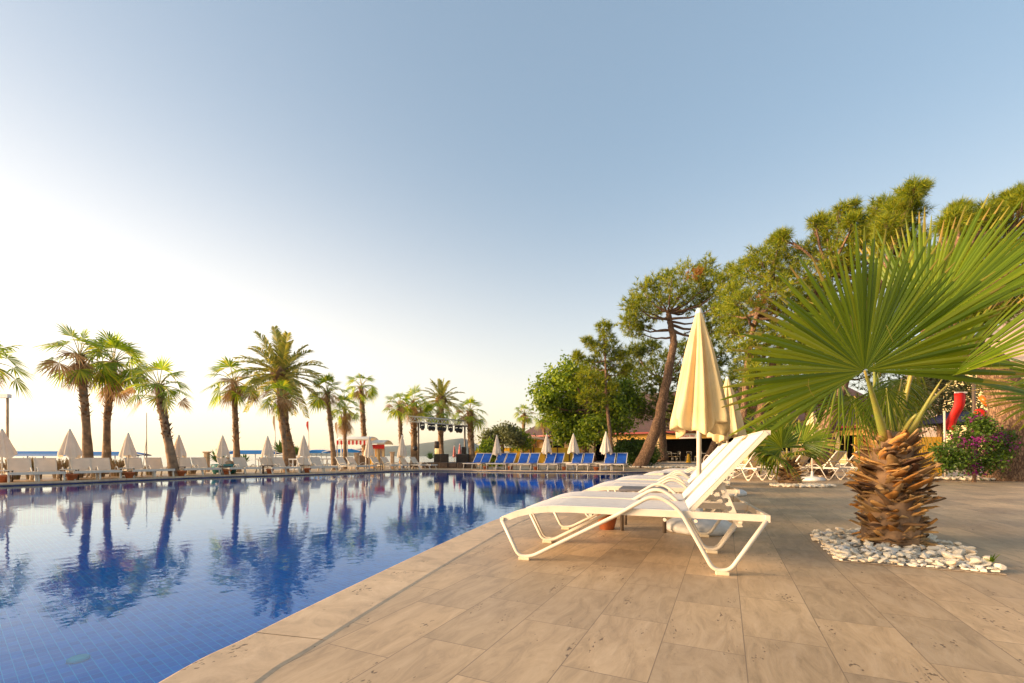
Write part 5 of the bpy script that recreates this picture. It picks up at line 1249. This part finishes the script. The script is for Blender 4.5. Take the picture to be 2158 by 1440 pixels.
# pool ladder rails on the terrace side
t = empty('pool_ladder', (at(1497, 978, 24).x, 24, 0), .2, 'white tubular pool ladder handrails behind the near loungers', 'pool ladder')
for s_ in (-.24, .24):
    mb = MB(); mb.tube(fillet([(s_, -.35, .0), (s_, -.35, .62), (s_, -.1, .86), (s_, .2, .7), (s_, .3, 0)], .16, 6), .022, 8); mb.build('handrail', M['white_frame'], t)
mb = MB(); mb.box((0, 0, .05), (.7, .8, .1)); mb.build('base', M['base_white'], t)
# leaning bare trunk before the opening and pines' trunks among the loungers
t = empty('tree_trunk', at(1478, 979, 30) * 1, 0, 'bare leaning trunk crossing the dark restaurant opening', 'tree'); t.location.z = 0
mb = MB(); limb(mb, [V(0, 0, 0), V(.5, 0, .9), at(1520, 905, 30) - t.location, at(1560, 830, 30) - t.location, at(1575, 770, 30) - t.location], .24, .13, 12, 5, random.Random(1), .02); mb.build('trunk', M['bark'], t)
needle_crown('crown', [(at(1585, 760, 30), 1.0), (at(1560, 775, 30.5), .8), (at(1605, 790, 30.5), .8)], M['needle_dark'], t, t.location, 3, 70, 14, .34, .03)
t = empty('tree_trunk', at(1742, 1000, 17.5), 0, 'rough leaning trunk behind the umbrella beside the small palm', 'tree'); t.location.z = 0
mb = MB(); limb(mb, [V(0, 0, 0), at(1745, 940, 17.5) - t.location, at(1752, 880, 17.6) - t.location, at(1770, 820, 17.8) - t.location, at(1790, 760, 18) - t.location], .26, .13, 12, 5, random.Random(1), .02); mb.build('trunk', M['bark'], t)
needle_crown('crown', [(at(1790, 750, 18), .8), (at(1760, 740, 18.2), .7), (at(1830, 740, 18.4), .8)], M['needle'], t, t.location, 3, 80, 14, .28, .022)

# ---------------------------------------------------------------- yellow wall, canopy, tents
def px_x(px, Y): return (px - CX) / F * Y
Yw = 43
t = empty('yellow_wall', (px_x(1050, Yw), Yw, 0), 0, 'bright yellow panel wall with a round red and white emblem', 'wall')
xe = px_x(1218, Yw + 2) - t.location.x; xa = 0
k = 7
for i in range(k):
    a = xa + (xe - xa) * i / k; b = xa + (xe - xa) * (i + 1) / k
    mb = MB(); mb.box(((a + b) / 2, 0, .75), (b - a - .05, .08, 1.55)); mb.build('panel', M['yellow_wall'], t)
    mb = MB(); mb.box((b, -.06, .8), (.09, .1, 1.7)); mb.build('post', M['dark_wood'], t)
xr = px_x(1067, Yw) - t.location.x
mb = MB(); mb.add([], []); mb.tube([(xr, -.05, .78), (xr, -.09, .78)], .42, 28); e1 = mb.build('round_sign', M['white'], t)
mb = MB(); mb.tube([(xr, -.09, .80), (xr, -.11, .80)], .22, 20); mb.build('emblem', M['red'], e1)
xr = px_x(1100, Yw) - t.location.x
mb = MB(); mb.tube([(xr, -.05, .80), (xr, -.09, .80)], .34, 28); mb.build('round_sign', M['cream'], t)
t = empty('canopy', (px_x(1052, 45), 46, 0), 0, 'low curved brown fabric canopy above the yellow wall', 'canopy')
xw = px_x(1215, 46) - t.location.x; vs = []; n_ = 14
for i in range(n_ + 1):
    q = i / n_; z = 2.05 + .42 * math.sin(PI * min(1, q * 1.35)) - .1 * q
    for j, y in enumerate((-2.6, -1, 1, 3)): vs.append(V(xw * q, y, z + (.0, .28, .36, .2)[j]))
mb = MB(); mb.add(vs, [(i * 4 + j, (i + 1) * 4 + j, (i + 1) * 4 + j + 1, i * 4 + j + 1) for i in range(n_) for j in range(3)], True); o = mb.build('fabric', M['tan_stone'], t)
s_ = o.modifiers.new('s', 'SOLIDIFY'); s_.thickness = .06
for i in range(5):
    x = xw * (i + .3) / 5; mb = MB(); mb.tube([(x, -2.3, 0), (x, -2.3, 2.2)], .05, 8); mb.build('post', M['sandstone'], t)
mb = MB(); mb.lathe([(0, -.1), (.1, 0), (0, .1)], (px_x(1070, 43.7) - t.location.x, -2.5, 1.95), 12); mb.build('globe_lamp', M['bulb'], t)
for i, (px0, px1, pk, Y, lb) in enumerate([(999, 1013, 1012, 40, 'small yellow gabled beach hut, left half beside the truss palm'), (1012, 1030, 1016, 41, 'small yellow gabled beach hut with an orange red hatch')]):
    x0, x1 = px_x(px0, Y), px_x(px1, Y); zt = H + (HY - 949) / F * Y; ze = H + (HY - 954) / F * Y
    t = empty('beach_hut', (x0, Y, 0), 0, lb, 'hut', 'yellow beach huts'); w_ = x1 - x0
    mb = MB(); mb.xprism([(0, 0), (w_, 0), (w_, ze), (px_x(pk, Y) - x0, zt - .02), (0, ze)], 0, 1.6); mb.build('wall', M['yellow_wall'], t)
    a = px_x(pk, Y) - x0
    mb = MB(); mb.bar((-.1, .8, ze), (a, .8, zt + .03), 1.9, .06, (0, 0, 1)); mb.bar((a, .8, zt + .03), (w_ + .1, .8, ze), 1.9, .06, (0, 0, 1)); mb.build('roof', M['yellow'], t)
    mb = MB(); mb.box((w_ * .35, -.03, .65), (.34, .05, .4)); mb.build('hatch', M['red' if i else 'dark_wood'], t)

# ---------------------------------------------------------------- truss and stage
Yt = 30.0
p0 = at(862, 883, Yt - 1.0); p1 = at(991, 893.5, Yt + .4)
tr = empty('lighting_truss', (p0.x, p0.y, 0), 0, 'silver lighting truss on two dark posts between the palms', 'truss'); O_ = tr.location.copy()
mb = MB(); a, b = p0 - O_, p1 - O_; d = b - a; s_ = .17
cs = [(-s_, -s_), (s_, -s_), (s_, s_), (-s_, s_)]
for (y_, z_) in cs: mb.tube([a + V(0, y_, z_), b + V(0, y_, z_)], .034, 6)
nb_ = 16
for i in range(nb_):
    q0 = a + d * i / nb_; q1 = a + d * (i + 1) / nb_
    for k in range(4):
        c0, c1 = cs[k], cs[(k + 1) % 4]
        if i % 2: c0, c1 = c1, c0
        mb.tube([q0 + V(0, *c0), q1 + V(0, *c1)], .02, 5)
mb.build('beam', M['steel'], tr)
for px in (881, 979):
    q = (px - 862) / (991 - 862); c = a + d * q
    mb = MB(); mb.tube([(c.x, c.y, 0), (c.x, c.y, c.z - .2)], .06, 8); po = mb.build('post', M['bronze'], tr)
    mb = MB(); mb.box((c.x, c.y, c.z - .2), (.5, .3, .07)); mb.build('head_plate', M['bronze'], po)
mb = MB(); mb.lathe([(0, -.16), (.14, -.1), (.16, 0), (.14, .1), (0, .16)], (px_x(883, Yt) - O_.x, -.2, H + (HY - 946) / F * Yt), 12); mb.build('winch', M['black'], tr)
def moving_head():
    t = empty('stage_light', cat='stage light', label='x', group='moving head lights hanging from the truss')
    mb = MB(); mb.box((0, 0, -.07), (.30, .24, .12)); mb.build('base', M['black'], t)
    mb = MB(); mb.box((-.16, 0, -.26), (.05, .12, .3)); mb.box((.16, 0, -.26), (.05, .12, .3)); mb.build('yoke', M['black'], t)
    mb = MB(); mb.tube([(0, .05, -.22), (0.02, -.02, -.36), (.04, -.07, -.5)], [.11, .15, .12], 12); h = mb.build('head', M['black'], t)
    mb = MB(); mb.tube([(.04, -.07, -.505), (.042, -.075, -.52)], .1, 12); mb.build('lens', M['tan_stone'], h)
    return t
proto = moving_head()
for i, px in enumerate((889, 904, 911, 924, 934, 948, 962, 969)):
    q = (px - 862) / (991 - 862); c = a + d * q + O_; o = proto if i == 0 else copy_tree(proto)
    place(o, c.x, c.y, random.uniform(-.6, .6), c.z - .2, .85); o['label'] = 'dark moving head light under the truss, %s' % ordl(i, 8)
st = at(914, 984, 28.6); sx0, sx1 = px_x(890, 28.6), px_x(998, 29.6)
t = empty('stage', (sx0, 28.8, 0), 0, 'low dark stone stage under the lighting truss', 'stage')
mb = MB()
rng = random.Random(2); x = 0
while x < sx1 - sx0:
    w_ = rng.uniform(.35, .7); mb.box((x + w_ / 2, rng.uniform(-.05, .05), .17), (w_ - .03, 1.0, .34 + rng.uniform(-.03, .05))); x += w_
mb.build('stone_edge', M['dark_wood'], t, .03); mb = MB(); mb.box(((sx1 - sx0) / 2, 1.7, .2), (sx1 - sx0, 2.5, .3)); mb.build('platform', M['black'], t)
for i, (a0, a1, z1, Y, lb) in enumerate([(914, 928, 957, 29.4, 'left dark loudspeaker box on the stage'), (927.5, 943.5, 957, 29.2, 'wide dark equipment box beside the lantern on the stage'), (961, 987, 957, 29.4, 'wide dark equipment box at the right of the stage'), (972.5, 981.5, 942, 29.9, 'black loudspeaker standing above the right equipment box')]):
    x0, x1 = px_x(a0, Y), px_x(a1, Y); zt = H + (HY - z1) / F * Y; zb = .36 if i < 3 else H + (HY - 956.7) / F * Y
    t = empty('speaker_box', ((x0 + x1) / 2, Y, zb), 0, lb, 'speaker', 'stage boxes')
    mb = MB(); mb.box((0, .25, (zt - zb) / 2), (x1 - x0, .5, zt - zb)); mb.build('cabinet', M['black'], t, .02)
    mb = MB(); mb.box((0, -.01, (zt - zb) / 2), ((x1 - x0) * .86, .02, (zt - zb) * .84)); mb.build('grille', M['dark_int'], t)
Y = 29.3; x = px_x(919.5, Y); z0_ = H + (HY - 957) / F * Y; z1_ = H + (HY - 945) / F * Y; z2_ = H + (HY - 930) / F * Y
t = empty('lantern', (x, Y + .2, z0_), 0, 'tall lantern with dark shade and lit lower half on the stage', 'lantern')
mb = MB(); mb.lathe([(0, 0), (.13, 0), (.13, z1_ - z0_), (0, z1_ - z0_)], n=4); mb.build('glass', M['glowlamp'], t)
mb = MB(); mb.lathe([(0, z1_ - z0_ + .002), (.16, z1_ - z0_ + .002), (.145, z2_ - z0_), (0, z2_ - z0_)], n=16); mb.build('shade', M['dark_wood'], t)
for i, (px, zt_, zb_, Y) in enumerate([(957.5, 940, 963, 33), (969, 936, 957, 34)]):
    folded_umbrella('folded_umbrella', (px_x(px, Y), Y, 0), H + (HY - zt_) / F * Y, H + (HY - zb_) / F * Y, 3.4 / F * Y, 'pink', ['pink and white folded umbrella behind the stage, lower one', 'pink and white folded umbrella behind the stage, taller one'][i], 'pink folded umbrellas behind the stage', detail=False, base='small', seed=70 + i)

# ---------------------------------------------------------------- kiosk
Yk = 31.0
x0, x1, x2 = px_x(724, Yk), px_x(790, Yk), px_x(819, Yk)
t = empty('snack_kiosk', (x0, Yk, 0), 0, 'beach kiosk with white awnings and red and white scalloped trim', 'kiosk')
def awning(xa, xb, zt, zb, name, strp, y0=-1.2, y1=1.0):
    ns = 12; vs = []
    for i in range(ns + 1):
        q = i / ns; y = y0 + (y1 - y0) * q; z = zb + (zt - zb) * math.sin(PI * min(1, .05 + q * .9)) ** .6
        vs += [V(xa, y, z), V(xa + (xb - xa) * .06, y, z + .03), V(xb - (xb - xa) * .06, y, z + .03), V(xb, y, z)]
    mb = MB(); mb.add(vs, [(i * 4 + j, i * 4 + j + 1, (i + 1) * 4 + j + 1, (i + 1) * 4 + j) for i in range(ns) for j in range(3)], True)
    aw = mb.build(name, M['white'], t); sdf = aw.modifiers.new('s', 'SOLIDIFY'); sdf.thickness = .04
    n2 = int((xb - xa) / .12); r_ = MB(); w2 = MB()
    for i in range(n2):
        a = xa + (xb - xa) * i / n2; b = xa + (xb - xa) * (i + 1) / n2; (r_ if (i % 2 == 0 or strp == 'solid') else w2).add([V(a, y0 - .02, zb + .06), V(b, y0 - .02, zb + .06), V(b, y0 - .02, zb - .18), V((a + b) / 2, y0 - .02, zb - .25), V(a, y0 - .02, zb - .18)], [(0, 1, 2, 3, 4)])
    q = r_.build('red_valance', M['red'], aw); sd2 = q.modifiers.new('s', 'SOLIDIFY'); sd2.thickness = .012
    if w2.v: q = w2.build('white_valance', M['white'], aw); sd2 = q.modifiers.new('s', 'SOLIDIFY'); sd2.thickness = .012
awning(0, x1 - x0, 2.05, 1.72, 'awning', 'stripe'); awning(px_x(784, Yk) - x0, x2 - x0, 1.82, 1.45, 'awning', 'solid', -1.0, 1.2)
for px in (732, 744, 782):
    mb = MB(); x = px_x(px, Yk) - x0; mb.tube([(x, -1.1, 0), (x, -1.1, 1.7)], .035, 7); mb.build('post', M['white'], t)
xa, xb = px_x(787, Yk) - x0, px_x(800, Yk) - x0
mb = MB(); mb.box(((xa + xb) / 2, .1, .72), (xb - xa, 1.6, 1.44)); yb = mb.build('yellow_booth', M['yellow'], t)
mb = MB(); mb.box(((xa + xb) / 2, -.715, .95), ((xb - xa) * .6, .02, .6)); mb.build('menu_board', M['white'], yb)
for k in range(5):
    mb = MB(); mb.box(((xa + xb) / 2, -.728, .75 + k * .1), ((xb - xa) * .42, .004, .03)); mb.build('menu_line', M['grey_top'], yb)
for px in (803, 815):
    mb = MB(); x = px_x(px, Yk) - x0; mb.box((x, -.8, .72), (.14, .14, 1.44)); mb.build('pillar', M['sandstone'], t)
mb = MB(); xm = px_x(808, Yk) - x0; mb.box((xm, -.3, .75), (.22, .3, 1.2)); mb.build('drinks_shelf', M['base_white'], t)
mb = MB(); xm = px_x(774, Yk) - x0; mb.box((xm, -.2, .4), (.8, .5, .8)); mb.build('counter', M['dark_wood'], t)

# ---------------------------------------------------------------- blue awnings over the beach, flags, pier frame
def blue_awning(x0p, x1p, ytop, ybot, Y, label, taper=True):
    x0, x1 = px_x(x0p, Y), px_x(x1p, Y); zt = H + (HY - ytop) / F * Y; zb = H + (HY - ybot) / F * Y; h = zt - zb
    t = empty('blue_boat_cover', (x0, Y, 0), 0, label, 'beach canopy', 'long blue beach canopies'); L_ = x1 - x0; n_ = 24; vs = []; rows = 8
    for i in range(n_ + 1):
        q = i / n_; e = min(1, (q * L_ + .25) / (h * 2.4), ((1 - q) * L_ + .12) / (h * 2.8)) if taper else 1
        hh = h * (.25 + .75 * max(0, e) ** .7)
        for j in range(rows + 1):
            a = PI * j / rows; vs.append(V(L_ * q, -math.cos(a) * .9, zb + .0 + hh * math.sin(a) ** .55))
    mb = MB(); mb.add(vs, [(i * 9 + j, (i + 1) * 9 + j, (i + 1) * 9 + j + 1, i * 9 + j + 1) for i in range(n_) for j in range(rows)], True); mb.build('canopy', M['blue_tube'], t)
    for q in (0.02, .98):
        mb = MB(); x = L_ * q; s_ = 1 if q < .5 else -1
        mb.bar((x - s_ * .9, -.95, zb + .02), (x + s_ * h * 1.6, -.95, zb + h * .96), .05, .12, (0, 1, 0)); mb.build('white_stripe', M['white'], t)
        mb = MB(); mb.box((x - s_ * .2, -.3, zb + h * .22), (.7, .6, h * .4)); mb.build('end_panel', M['navy_panel'], t)
    for k in range(5):
        mb = MB(); x = L_ * (k + .5) / 5; mb.tube([(x, 0, -.4), (x, 0, zb + .02)], .04, 6); mb.build('post', M['white'], t)
blue_awning(8, 176, 951, 961.5, 40, 'long blue beach canopy on the far left behind the first two umbrellas')
blue_awning(182, 303, 952, 961, 40, 'long blue beach canopy tapering at the right beside the sailing mast')
blue_awning(484, 592, 949, 957.5, 44, 'long blue beach canopy between the single palm and the tall date palm')
blue_awning(650, 704, 948, 955.3, 44, 'short blue beach canopy right of the tall date palm')
blue_awning(706, 764, 946, 954, 43, 'blue beach canopy behind the striped kiosk posts')
def mast(px, ytop, Y, label, flag=None, stay=-6, lean=0):
    zt = H + (HY - ytop) / F * Y; t = empty('flag_mast', (px_x(px, Y), Y, 0), 0, label, 'mast', 'masts along the beach'); q = F / Y
    mb = MB(); mb.tube([(0, 0, -.5), (lean / q, 0, zt)], [.045, .02], 6); mb.build('pole', M['bronze' if not flag else 'white_frame'], t)
    if stay: mb = MB(); mb.tube([(stay / q, 0, -.5), (lean / q * .6, 0, zt * .55)], .02, 5); mb.build('stay', M['bronze'], t)
    if flag:
        z1, z0 = zt, H + (HY - flag[0]) / F * Y; h = z1 - z0; w_ = flag[1] / q; s_ = flag[2]
        prof = [(0, z0), (s_ * w_ * .5, z0 + h * .3), (s_ * w_, z0 + h * .6), (s_ * w_ * .9, z0 + h * .93), (s_ * w_ * .3, z1), (0, z1)]
        mb = MB(); mb.xprism([(a + lean / q * .8, b) for a, b in prof], -.012, .012); mb.build('feather_flag', M[flag[3]], t)
mast(176, 895, 32, 'thin mast between the first umbrella pair and the left palm', None, -8, 2)
mast(18, 845, 24, 'tall thin pole at the left edge behind the first umbrella', None, -7, -2)
mast(309, 870, 32, 'bare sailing mast right of the blue canopies on the left', None, -9, 0)
mast(582, 876, 34, 'pale feather flag on a pole left of the tall date palm', (912, 5, -1, 'tan_stone'), -10, -3)
mast(652, 888, 34, 'red and white feather flag on a pole right of the tall date palm', (912, 5, -1, 'red'), -8, -2)
mast(712, 890, 34, 'pale feather flag on a pole left of the striped kiosk', (918, 5, -1, 'tan_stone'), -10, -2)
t = empty('white_pergola', (px_x(-60, 15.5), 15.5, 0), 0, 'white beam on a post cut off by the left edge', 'pergola')
xr = px_x(17, 15.5) - t.location.x; zt = H + (HY - 835) / F * 15.5
mb = MB(); mb.box((xr / 2, 0, zt), (xr + .1, .14, .13)); mb.build('beam', M['white'], t)
for x in (.05, xr - .02):
    mb = MB(); mb.tube([(x, 0, 0), (x, 0, zt - .06)], .035, 8); mb.build('post', M['tan_stone'], t)
# balustrade
def balustrade(pxa, pxb, Y, label):
    xa, xb = px_x(pxa, Y), px_x(pxb, Y); t = empty('balustrade', (xa, Y, 0), 0, label, 'railing'); L_ = xb - xa
    mb = MB(); mb.box((L_ / 2, 0, .60), (L_, .16, .07)); mb.build('handrail', M['white'], t); mb = MB(); mb.box((L_ / 2, 0, .07), (L_, .16, .08)); mb.build('plinth', M['white'], t)
    n_ = int(L_ / .22)
    for i in range(n_):
        mb = MB(); mb.lathe([(.04, .11), (.055, .2), (.035, .34), (.03, .5), (.045, .563)], (L_ * (i + .5) / n_, 0, 0), 8); mb.build('baluster', M['white'], t)
balustrade(540, 640, 23.5, 'white balustrade behind the loungers below the tall date palm'); balustrade(648, 722, 25.5, 'white balustrade behind the loungers left of the striped kiosk')
for i, (px, Y, h, lb) in enumerate([(436, 22, .92, 'tan stone pillar between far loungers left of the teal planter'), (827, 27, .95, 'rounded tan stone pillar right of the kiosk'), (752, 26, .9, 'small stone pillar below the kiosk awning')]):
    t = empty('stone_pillar', (px_x(px, Y), Y, 0), 0, lb, 'pillar', 'stone pillars along the beach edge')
    mb = MB(); mb.box((0, 0, h / 2), (.2, .2, h)); mb.build('shaft', M['tan_stone'], t, .03); mb = MB(); mb.box((0, 0, h + .03), (.26, .26, .07)); mb.build('cap', M['tan_stone'], t, .01)
Y = 20.0; t = empty('planter', (px_x(473, Y), Y, 0), 0, 'teal rounded planter behind the fifth far umbrella', 'planter')
mb = MB(); mb.lathe([(0, 0), (.42, 0), (.5, .3), (.52, .42), (.46, .42), (.44, .36), (0, .34)], n=20); mb.build('tub', M['teal'], t)
mb = MB(); mb.lathe([(.0, .365), (.30, .37), (.24, .5), (.08, .6), (.07, .72), (.02, .76)], (.15, 0, 0), 14); mb.build('jug', M['tan_stone'], t)
Y = 21; t = empty('thatched_shade', (px_x(378, Y), Y, 0), 0, 'small dark thatched shade just behind the fourth far umbrella', 'parasol')
mb = MB(); mb.lathe([(0, .78), (.05, .75), (.36, .56), (.35, .52), (0.03, .7)], n=18); mb.build('thatch', M['thatch'], t); mb = MB(); mb.tube([(0, 0, 0), (0, 0, .74)], .03, 7); mb.build('pole', M['dark_wood'], t)

# ---------------------------------------------------------------- right side: fence, flag, tubes, canopy, villa
Y = 16.5; xa, xb = px_x(1800, Y), px_x(1985, Y + 0)
t = empty('picket_fence', (xa, Y, 0), 0, 'yellow ochre picket fence behind the loungers on the right', 'fence')
n_ = 34
for i in range(n_):
    x = (xb - xa) * (i + .5) / n_; zt = H + (HY - 921) / F * Y; mb = MB(); mb.box((x, 0, zt / 2 + .03), ((xb - xa) / n_ * .72, .025, zt - .06)); mb.build('picket', M['yellow_wall'], t)
for z in (.3, 1.1):
    mb = MB(); mb.box(((xb - xa) / 2, .035, z), (xb - xa, .04, .08)); mb.build('rail', M['ochre'], t)
Y = 16.0; t = empty('windsock_pole', (px_x(1992, Y), Y, 0), 0, 'short pale pole with a flat red banner leaning away to the right', 'banner')
mb = MB(); mb.tube([(0, 0, 0), (-.03, 0, H + (HY - 866) / F * Y)], .035, 8); mb.build('pole', M['white_frame'], t)
q = lambda a, b, y=Y: at(a, b, y) - t.location
vs = []; n_ = 10
for i in range(n_ + 1):
    f = i / n_; l = q(1993, 905).lerp(q(2013, 828), f); r_ = q(2014, 908).lerp(q(2037, 828), f); off = V(0, .06 * math.sin(f * 7), 0)
    vs += [l + off, (l + r_) * .5 + V(0, -.09, 0) + off, r_ + off]
mb = MB(); mb.add(vs, [(i * 3 + j, i * 3 + j + 1, (i + 1) * 3 + j + 1, (i + 1) * 3 + j) for i in range(n_) for j in (0, 1)], True); o = mb.build('banner', M['red'], t); s_ = o.modifiers.new('s', 'SOLIDIFY'); s_.thickness = .012
mb = MB(); mb.bar(q(2012, 827.5), q(2038, 827.5), .03, .05); mb.build('white_hem', M['white'], t)
Y = 15.9; t = empty('lamp_post', (px_x(2052, Y), Y, 0), 0, 'dark lamp post with orange life ring and rescue tube hung on it', 'lamp post')
zt = H + (HY - 800) / F * Y; mb = MB(); mb.tube([(0, 0, 0), (0, 0, zt)], .05, 8); mb.tube(bez((0, 0, zt - .1), (.2, 0, zt + .25), (.75, 0, zt + .3), 8), .02, 6); mb.build('post', M['bronze'], t)
Y = 15.6; mb = MB(); c = at(2076, 846, Y)
vs = []; 
for i in range(28):
    a = 2 * PI * i / 28
    for j in range(10):
        b = 2 * PI * j / 10; rr = .20 + .085 * math.cos(b); vs.append(V(math.cos(a) * rr * .95, .085 * math.sin(b), math.sin(a) * rr * .8))
mb.add(vs, [(i * 10 + j, ((i + 1) % 28) * 10 + j, ((i + 1) % 28) * 10 + (j + 1) % 10, i * 10 + (j + 1) % 10) for i in range(28) for j in range(10)], True)
o = mb.build('life_ring', M['orange']); o.location = c; o.rotation_euler = (R(-35), R(12), R(35)); tag(o, 'orange life ring by the dark lamp post near the old pine', 'life ring')
mb = MB(); a, b = at(2056, 866, Y), at(2108, 890, Y); mb.tube([V(0, 0, 0), (b - a) * .08, (b - a) * .5 - V(0, 0, .06), (b - a) * .92, (b - a)], [.05, .13, .14, .13, .05], 14)
o = mb.build('rescue_tube', M['red']); o.location = a; tag(o, 'red rescue tube hanging below the orange life ring', 'rescue tube')
Y = 19.0; t = empty('navy_canopy', (px_x(2040, Y), Y, 0), 0, 'dark navy canopy behind the red banner and purple bush', 'canopy')
zt = H + (HY - 868) / F * Y; zb = H + (HY - 893) / F * Y; w_ = 75 / F * Y
mb = MB(); mb.lathe([(.02, zt), (w_ * .5, zt - .03), (w_ * .93, zb + .2), (w_, zb), (w_ * .98, zb), (w_ * .5, zt - .12), (.02, zt - .1)], n=8); mb.build('canvas', M['navy'], t)
mb = MB(); mb.tube([(0, 0, 0), (0, 0, zt - .05)], .05, 8); mb.build('pole', M['bronze'], t)
Y = 90.0; t = empty('villa', (px_x(2105, Y), Y, 0), 0, 'cream flat roofed building with a rooftop unit at the right edge', 'building')
zt = H + (HY - 762) / F * Y; L_ = 16.0
mb = MB(); mb.box((L_ / 2 - 1, 5, zt / 2), (L_ + 2, 10, zt)); mb.build('wall', M['cream'], t)
mb = MB(); mb.box((L_ / 2 - 1, 5, zt + .2), (L_ + 2.8, 10.8, .4)); rf = mb.build('roof', M['offwhite'], t)
mb = MB(); mb.box((2.2, 2.5, zt + 1.0), (2.0, 1.6, 1.25)); mb.build('rooftop_unit', M['offwhite'], rf, .05)
for i in range(5):
    mb = MB(); mb.box((1.5 + i * 3, -.04, zt - 2.2), (1.2, .1, 1.3)); mb.build('window', M['navy_panel'], t)

p = G(165, 1392, -1.25); mb = MB(); mb.lathe([(0, 0), (.09, 0), (.09, .02), (.07, .035), (0, .035)], n=20)
o = mb.build('pool_light', M['base_white']); o.location = (p.x, p.y, -1.248); tag(o, 'round pale fitting on the pool floor in the lower left', 'pool fitting')
# ---------------------------------------------------------------- air
mb = MB(); mb.box((300, 1300, 130), (5200, 3400, 268)); hz = mb.build('haze', bpy.data.materials.new('haze_air'))
tag(hz, 'thin warm haze in the air over the sea', None, None, 'stuff')
hm = hz.data.materials[0]; hm.use_nodes = True; ht = hm.node_tree; ht.nodes.clear()
pv = ht.nodes.new('ShaderNodeVolumePrincipled'); pv.inputs['Color'].default_value = (0.70, 0.82, 0.95, 1); pv.inputs['Density'].default_value = 0.00010; pv.inputs['Anisotropy'].default_value = 0.2
ho = ht.nodes.new('ShaderNodeOutputMaterial'); ht.links.new(pv.outputs[0], ho.inputs['Volume'])
